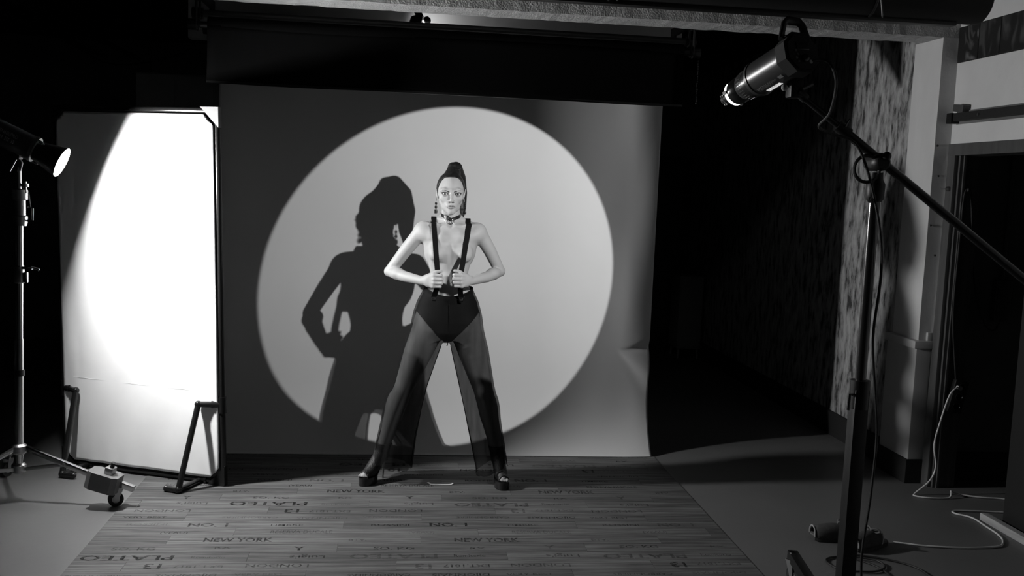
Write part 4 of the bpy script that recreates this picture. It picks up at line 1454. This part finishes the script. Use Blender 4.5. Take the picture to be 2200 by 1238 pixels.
# cut away the face: everything below a tilted, curved hairline
def facecut(X, Y, Z):
    ax = np.abs(X)
    lim = 1.667 - .25 * (Y + .07) - 2.1 * np.clip(Y + .036, 0, 1) - .010 * np.clip((ax - .045) / .02, 0, 1)
    return (Z - lim) * .66
Xg, Yg, Zg = gg.ax[0][:, None, None], gg.ax[1][None, :, None], gg.ax[2][None, None, :]
gg.d = np.maximum(gg.d, -facecut(Xg, Yg, Zg).astype(np.float32))
gg.ell((.010, .030, 1.688), (.036, .036, .020), .02)
gg.chain([(.008, .030, 1.690), (.008, .038, 1.716), (.026, .066, 1.712), (.042, .106, 1.660), (.055, .122, 1.58), (.062, .112, 1.50), (.068, .100, 1.445)], [.027, .026, .034, .040, .038, .028, .010], .018)
hv2, hq2 = gg.poly(2)
hair_m = mat('black_hair', .006, .5, 0, .35, .5, (60, 60, 6), .12, 90)
hair = child('hair', mesh_np('hair', hv2 + np.array((HX, 0, 0)), hq2), hair_m)
band = MB().tube([(.012 + .029 * math.cos(a), .032 + .030 * math.sin(a) , 1.702 + .006 * math.cos(a)) for a in [2 * math.pi * k / 20 for k in range(20)]], .004, 8, closed=True)
ob = bpy.data.objects.new('hair_band', band.mesh('hair_band'))
ob.data.materials.append(black_gloss)
COL.objects.link(ob)
ob.parent = hair
def sub(parent, name, mb_, m_, smooth=True):
    me_ = mb_.mesh(name)
    o_ = link(name, me_, m_, None, smooth)
    o_.parent = parent
    return o_

# ---------------- choker with ring
leather = mat('black_leather', .012, .25)
pts, sides = [], []
for k in range(41):
    a = 2 * math.pi * k / 40
    r1, r2 = .0520, .0545 + .006 * max(0, math.cos(a)) ** 2
    y_ = .014 - r2 * math.cos(a)
    z_ = 1.440 + .036 * abs(math.sin(a / 2)) ** .9
    pts.append(Vector((r1 * math.sin(a), y_, z_)))
    sides.append(Vector((.0, .35 * -math.cos(a) * 0, 1)))
ck = child('choker', MB().ribbon(pts, .017, .003, sides).mesh('choker'), leather)
rc = Vector((.0, -.058, 1.430))
sub(ck, 'ring', MB().tube([rc + Vector((.0125 * math.cos(t), -.004 * math.sin(t), .0115 * math.sin(t))) for t in [2 * math.pi * k / 24 for k in range(24)]], .0022, 8, closed=True), chrome)
for x in (-.017, .017):
    sub(ck, 'rivet', MB().sphere((x, -.0445, 1.448), (.003, .002, .003), 10, 6), chrome)

# ---------------- earrings: three drops each
gem = mat('black_gem', .01, .08)
for s in (-1, 1):
    er = bpy.data.objects.new('earring', MB().tube([(HX + s * .0715, .006, 1.552), (HX + s * .073, .002, 1.548), (HX + s * .0735, .0, 1.536)], .0011, 6).mesh('earring'))
    er.data.materials.append(chrome)
    COL.objects.link(er)
    er.parent = person
    zc = 1.530
    for (hh, ww) in ((.0075, .0052), (.0085, .0062), (.0125, .0085)):
        zc -= hh + .001
        sub(er, 'gem_drop', MB().sphere((HX + s * .0745, -.001, zc), (ww * .8, .003, hh * .8), 12, 8), gem)
        sub(er, 'setting', MB().tube([(HX + s * .0745 + ww * math.cos(t), -.003, zc + hh * math.sin(t) * (1 if math.sin(t) < 0 else 1.05)) for t in [2 * math.pi * k / 18 for k in range(18)]], .0011, 6, closed=True), chrome)
        zc -= hh + .0015

# ---------------- briefs
def cut_shell(offset, keep, lo, hi, h=.0035):
    g = Grid(lo, hi, h)
    ix = [np.clip(((g.ax[i] - bg.lo[i]) / bg.h), 0, bg.n[i] - 1.001) for i in range(3)]
    i0 = [a_.astype(int) for a_ in ix]
    fr = [(ix[i] - i0[i]).astype(np.float32) for i in range(3)]
    out = 0
    for dx in (0, 1):
        for dy in (0, 1):
            for dz in (0, 1):
                w = (fr[0] if dx else 1 - fr[0])[:, None, None] * (fr[1] if dy else 1 - fr[1])[None, :, None] * (fr[2] if dz else 1 - fr[2])[None, None, :]
                out = out + w * bg.d[np.ix_(i0[0] + dx, i0[1] + dy, i0[2] + dz)]
    X, Y, Z = g.ax[0][:, None, None], g.ax[1][None, :, None], g.ax[2][None, None, :]
    g.d = np.maximum(out - offset, -keep(X, Y, Z)).astype(np.float32)
    return g
brief_black = mat('black_satin', .003, .75, 0, .08)
def keep_brief(X, Y, Z):
    ax = np.abs(X)
    lim = .796 + 1.08 * np.clip(ax - .022, 0, 1) - .25 * np.clip(Y, 0, .1)
    return np.minimum((Z - lim) * .7, 1.018 + .04 * np.clip(ax / .13, 0, 1) ** 2 - Z)
gb = cut_shell(.0045, keep_brief, (-.19, -.13, .74), (.19, .16, 1.09))
v_, q_ = gb.poly(1)
child('briefs', mesh_np('briefs', v_, q_), brief_black)

# ---------------- sheer wide-leg trousers (open at waist and hems)
tg = Grid((-.43, -.17, .0), (.41, .27, 1.13), .0045)
tg.stack([(1.10, .116, .098, 0, .0), (1.06, .124, .098, 0, .004), (1.02, .146, .108, 0, .012), (.96, .166, .118, 0, .018), (.90, .170, .120, 0, .018), (.84, .168, .115, 0, .012), (.80, .150, .10, 0, .01)], .01)
LEG_T = {-1: [(.86, .088, .100, -.085, .012), (.70, .090, .094, -.137, .010), (.54, .087, .092, -.182, .022), (.41, .090, .098, -.212, .040), (.25, .097, .110, -.246, .065), (.10, .106, .120, -.270, .085), (.02, .108, .122, -.280, .090)],
         1: [(.86, .088, .100, .085, .012), (.70, .088, .094, .124, .004), (.54, .084, .090, .160, .006), (.41, .084, .096, .192, .018), (.25, .088, .108, .232, .035), (.10, .088, .118, .266, .050), (.02, .088, .120, .276, .054)]}
def trouser_leg(prof, seed):
    P = np.array(sorted(prof), float)
    def fn(X, Y, Z):
        a, b, cx, cy = [np.interp(np.clip(Z, P[0, 0], P[-1, 0]), P[:, 0], P[:, i]) for i in (1, 2, 3, 4)]
        x, y = (X - cx) / a, (Y - cy) / b
        th = np.arctan2(y, x)
        amp = .02 + .075 * np.clip((.75 - Z) / .7, 0, 1)
        fl = 1 + amp * np.sin(7 * th + seed + 1.2 * np.sin(Z * 6 + seed)) * .6 + amp * .35 * np.sin(13 * th + 2 * seed + 2 * np.sin(Z * 9))
        qv = np.sqrt(x * x + y * y) / fl
        d = (qv - 1) * np.minimum(a, b) * .9
        return np.maximum(d, np.maximum(P[0, 0] - Z, Z - P[-1, 0]))
    return fn
for s in (-1, 1):
    P = np.array(LEG_T[s])
    tg.put(trouser_leg(LEG_T[s], 1.3 + s), ((P[:, 3] - P[:, 1] * 1.1).min(), (P[:, 4] - P[:, 2] * 1.1).min(), .02), ((P[:, 3] + P[:, 1] * 1.1).max(), (P[:, 4] + P[:, 2] * 1.1).max(), .86), .012)
# the cloth also lies over hips, thighs and knees
bs_ = cut_shell(.011, lambda X, Y, Z: np.minimum(Z - .20, 1.075 - Z) + 0 * X, (-.43, -.17, .0), (.41, .27, 1.13), .0045)
kk = .012
hh = np.clip(.5 + .5 * (bs_.d - tg.d) / kk, 0, 1)
tg.d = (bs_.d + (tg.d - bs_.d) * hh - kk * hh * (1 - hh)).astype(np.float32)
tv, tq = tg.poly(3)
cz = tv[tq].mean(1)
hem = np.where(cz[:, 0] < 0, .105 - .10 * np.clip(cz[:, 0] + .36, 0, .3) / .3 * .6, .048 + .07 * np.clip((cz[:, 0] - .2) / .15, 0, 1))
ok = (cz[:, 2] > hem) & (cz[:, 2] < 1.020 + .050 * np.clip(np.abs(cz[:, 0]) / .13, 0, 1) ** 2 + .03 * (cz[:, 1] > .03))
tq2 = tq[ok]
used = np.unique(tq2)
remap = np.full(len(tv), -1)
remap[used] = np.arange(len(used))
trou = child('sheer_trousers', mesh_np('sheer_trousers', tv[used], remap[tq2]), sheer_material())
wbp = []
for k in range(65):
    a = 2 * math.pi * k / 64
    wbp.append(Vector((.1275 * math.cos(a), .006 - .1045 * math.sin(a), 1.022 + .036 * abs(math.cos(a)) ** 2 + (.03 * math.sin(-a) if math.sin(a) < 0 else 0))))
sub(trou, 'waistband', MB().ribbon(wbp, .040, .004, [Vector((0, 0, 1))] * 65), brief_black)
# inside leg seams and hem bands
for s in (-1, 1):
    P = np.array(sorted(LEG_T[s]))
    for sgn, nm in ((-s, 'inside_seam'), (s, 'outside_seam')):
        pl = []
        for zz in np.linspace(.10, .76 if sgn == -s else .95, 22):
            a_, cx_, cy_ = [np.interp(zz, P[:, 0], P[:, i]) for i in (1, 3, 4)]
            if zz > .86:
                a_, cx_ = .168 - .0, 0
                pl.append(Vector((s * a_, cy_, zz)))
                continue
            pl.append(Vector((cx_ + sgn * a_ * .99, cy_, zz)))
        sub(trou, nm, MB().tube(pl, .0022, 6), brief_black)
sub(trou, 'fly_seam', MB().tube([(0.004, -.1085, 1.0), (0.004, -.110, .95), (0.003, -.105, .86), (.001, -.06, .775), (0, .0, .765)], .0022, 6), brief_black)

# ---------------- suspenders
elastic = mat('black_elastic', .004, .85, 0, .08)
def body_top(x, y):
    i, j = int(round((x - bg.lo[0]) / bg.h)), int(round((y - bg.lo[1]) / bg.h))
    c_ = bg.d[i, j, :]
    return float(bg.ax[2][len(c_) - 1 - int(np.argmax(c_[::-1] < 0))])
def body_front(x, z):
    i, k = int(round((x - bg.lo[0]) / bg.h)), int(round((z - bg.lo[2]) / bg.h))
    return float(bg.ax[1][int(np.argmax(bg.d[i, :, k] < 0))])
def strap_path(s):
    xt, xh = (-.088, -.0665) if s < 0 else (.090, .051)
    pts_ = [(s * .030, .108, 1.05), (s * .035, .102, 1.20), (s * .055, .098, 1.33), (s * .074, .066, 1.405)]
    for y_ in (.040, .020, 0.0, -.018, -.034):
        pts_.append((xt, y_, max(body_top(xt + q_, y_) for q_ in (-.014, 0, .014)) + .002))
    for z_ in (1.414, 1.398, 1.37, 1.32, 1.265):
        x_ = xt + (xh - xt) * (1.40 - z_) / .24
        pts_.append((x_, min(body_front(x_ + q_, z_) for q_ in (-.015, -.008, 0, .008, .015)) - .004, z_))
    pts_ += [(xh + (xt - xh) * .2, -.150, 1.21), (xh, -.165, 1.168), (xh, -.165, 1.13), (xh, -.162, 1.095), ((-.074 if s < 0 else .056), -.126, 1.060), ((-.078 if s < 0 else .062), -.109, 1.038)]
    out_ = catmull(pts_, 6)
    for _ in range(4):
        out_[1:-1] = [(out_[i - 1] + out_[i] * 2 + out_[i + 1]) / 4 for i in range(1, len(out_) - 1)]
    return [p_ + Vector((0, -.0012, .0012)) for p_ in out_]
sp = child('suspenders', MB().box((0, .110, 1.045), (.10, .004, .03)).mesh('suspenders'), elastic)
for s in (-1, 1):
    pth = strap_path(s)
    st_ = sub(sp, 'strap', MB().ribbon(pth, .0265, .0022, Vector((1, 0, 0))), elastic)
    cxp = -.078 if s < 0 else .062
    sub(sp, 'metal_clip', MB().box((cxp, -.1085, 1.040), (.030, .006, .010), bev=.002).tube([(cxp - .011, -.112, 1.034), (cxp - .009, -.114, 1.020), (cxp + .009, -.114, 1.020), (cxp + .011, -.112, 1.034)], .0022, 6), chrome)
    sub(sp, 'clip_tab', MB().box((cxp, -.110, 1.022), (.020, .004, .020), bev=.002), leather)

# ---------------- shoes: laced platform heels with open toe
lace_m = mat('black_shoe', .010, .5, 0, .5, .4, (60, 60, 60), .4, 150)
for s in (-1, 1):
    d = Vector((-.075, -.105, 0)) if s < 0 else Vector((.018, -.130, 0))
    d.normalize()
    side = Vector((-d.y, d.x, 0))
    a = Vector(LEGS[s]['ank'])
    base = Vector((a.x, a.y, 0))
    def sp_(f, l, z):
        return base + d * f + side * l + Vector((0, 0, z))
    sh = bpy.data.objects.new('platform_shoe', None)
    COL.objects.link(sh)
    sh.parent = person
    # platform sole under the forefoot
    pr = []
    for k in range(28):
        t = 2 * math.pi * k / 28
        pr.append((.108 + .066 * math.cos(t), .037 * math.sin(t) * (1 + .12 * math.cos(t))))
    vs_ = [sp_(f, l, 0) for f, l in pr] + [sp_(f * 1.0, l * 1.04, .043) for f, l in pr]
    sub(sh, 'platform', MB().add(vs_, [tuple(range(27, -1, -1)), tuple(range(28, 56))] + [(k, (k + 1) % 28, 28 + (k + 1) % 28, 28 + k) for k in range(28)]), leather)
    # shank from platform up to the heel seat
    shank = MB()
    prof = [(.075, .033, .040), (.045, .028, .070), (.015, .025, .102), (-.012, .026, .122), (-.032, .022, .126)]
    vs_, fs_ = [], []
    for f, w, z in prof:
        vs_ += [sp_(f, -w, z), sp_(f, w, z), sp_(f, w, z + .010), sp_(f, -w, z + .010)]
    for i in range(len(prof) - 1):
        for k in range(4):
            fs_.append((i * 4 + k, i * 4 + (k + 1) % 4, i * 4 + 4 + (k + 1) % 4, i * 4 + 4 + k))
    fs_ += [(3, 2, 1, 0), tuple((len(prof) - 1) * 4 + k for k in range(4))]
    sub(sh, 'sole', shank.add(vs_, fs_), leather)
    sub(sh, 'stiletto_heel', MB().tube([sp_(-.018, 0, .128), sp_(-.022, 0, .10), sp_(-.020, 0, .05), sp_(-.016, 0, 0.0)], [.019, .009, .0058, .0052], 12), steel if s < 0 else leather)
    # upper: bootie shell from the body surface, open at the toes
    def keep_shoe(X, Y, Z, d=d, base=base):
        f = (X - base.x) * d.x + (Y - base.y) * d.y
        return np.minimum(np.minimum(.152 - f, .205 - Z), Z - .036)
    c0 = base + d * .06
    gs = cut_shell(.0050, keep_shoe, (c0.x - .13, c0.y - .14, .02), (c0.x + .13, c0.y + .14, .23), .0028)
    v_, q_ = gs.poly(1)
    up = bpy.data.objects.new('lace_upper', mesh_np('lace_upper', v_, q_))
    up.data.materials.append(lace_m)
    COL.objects.link(up)
    up.parent = sh
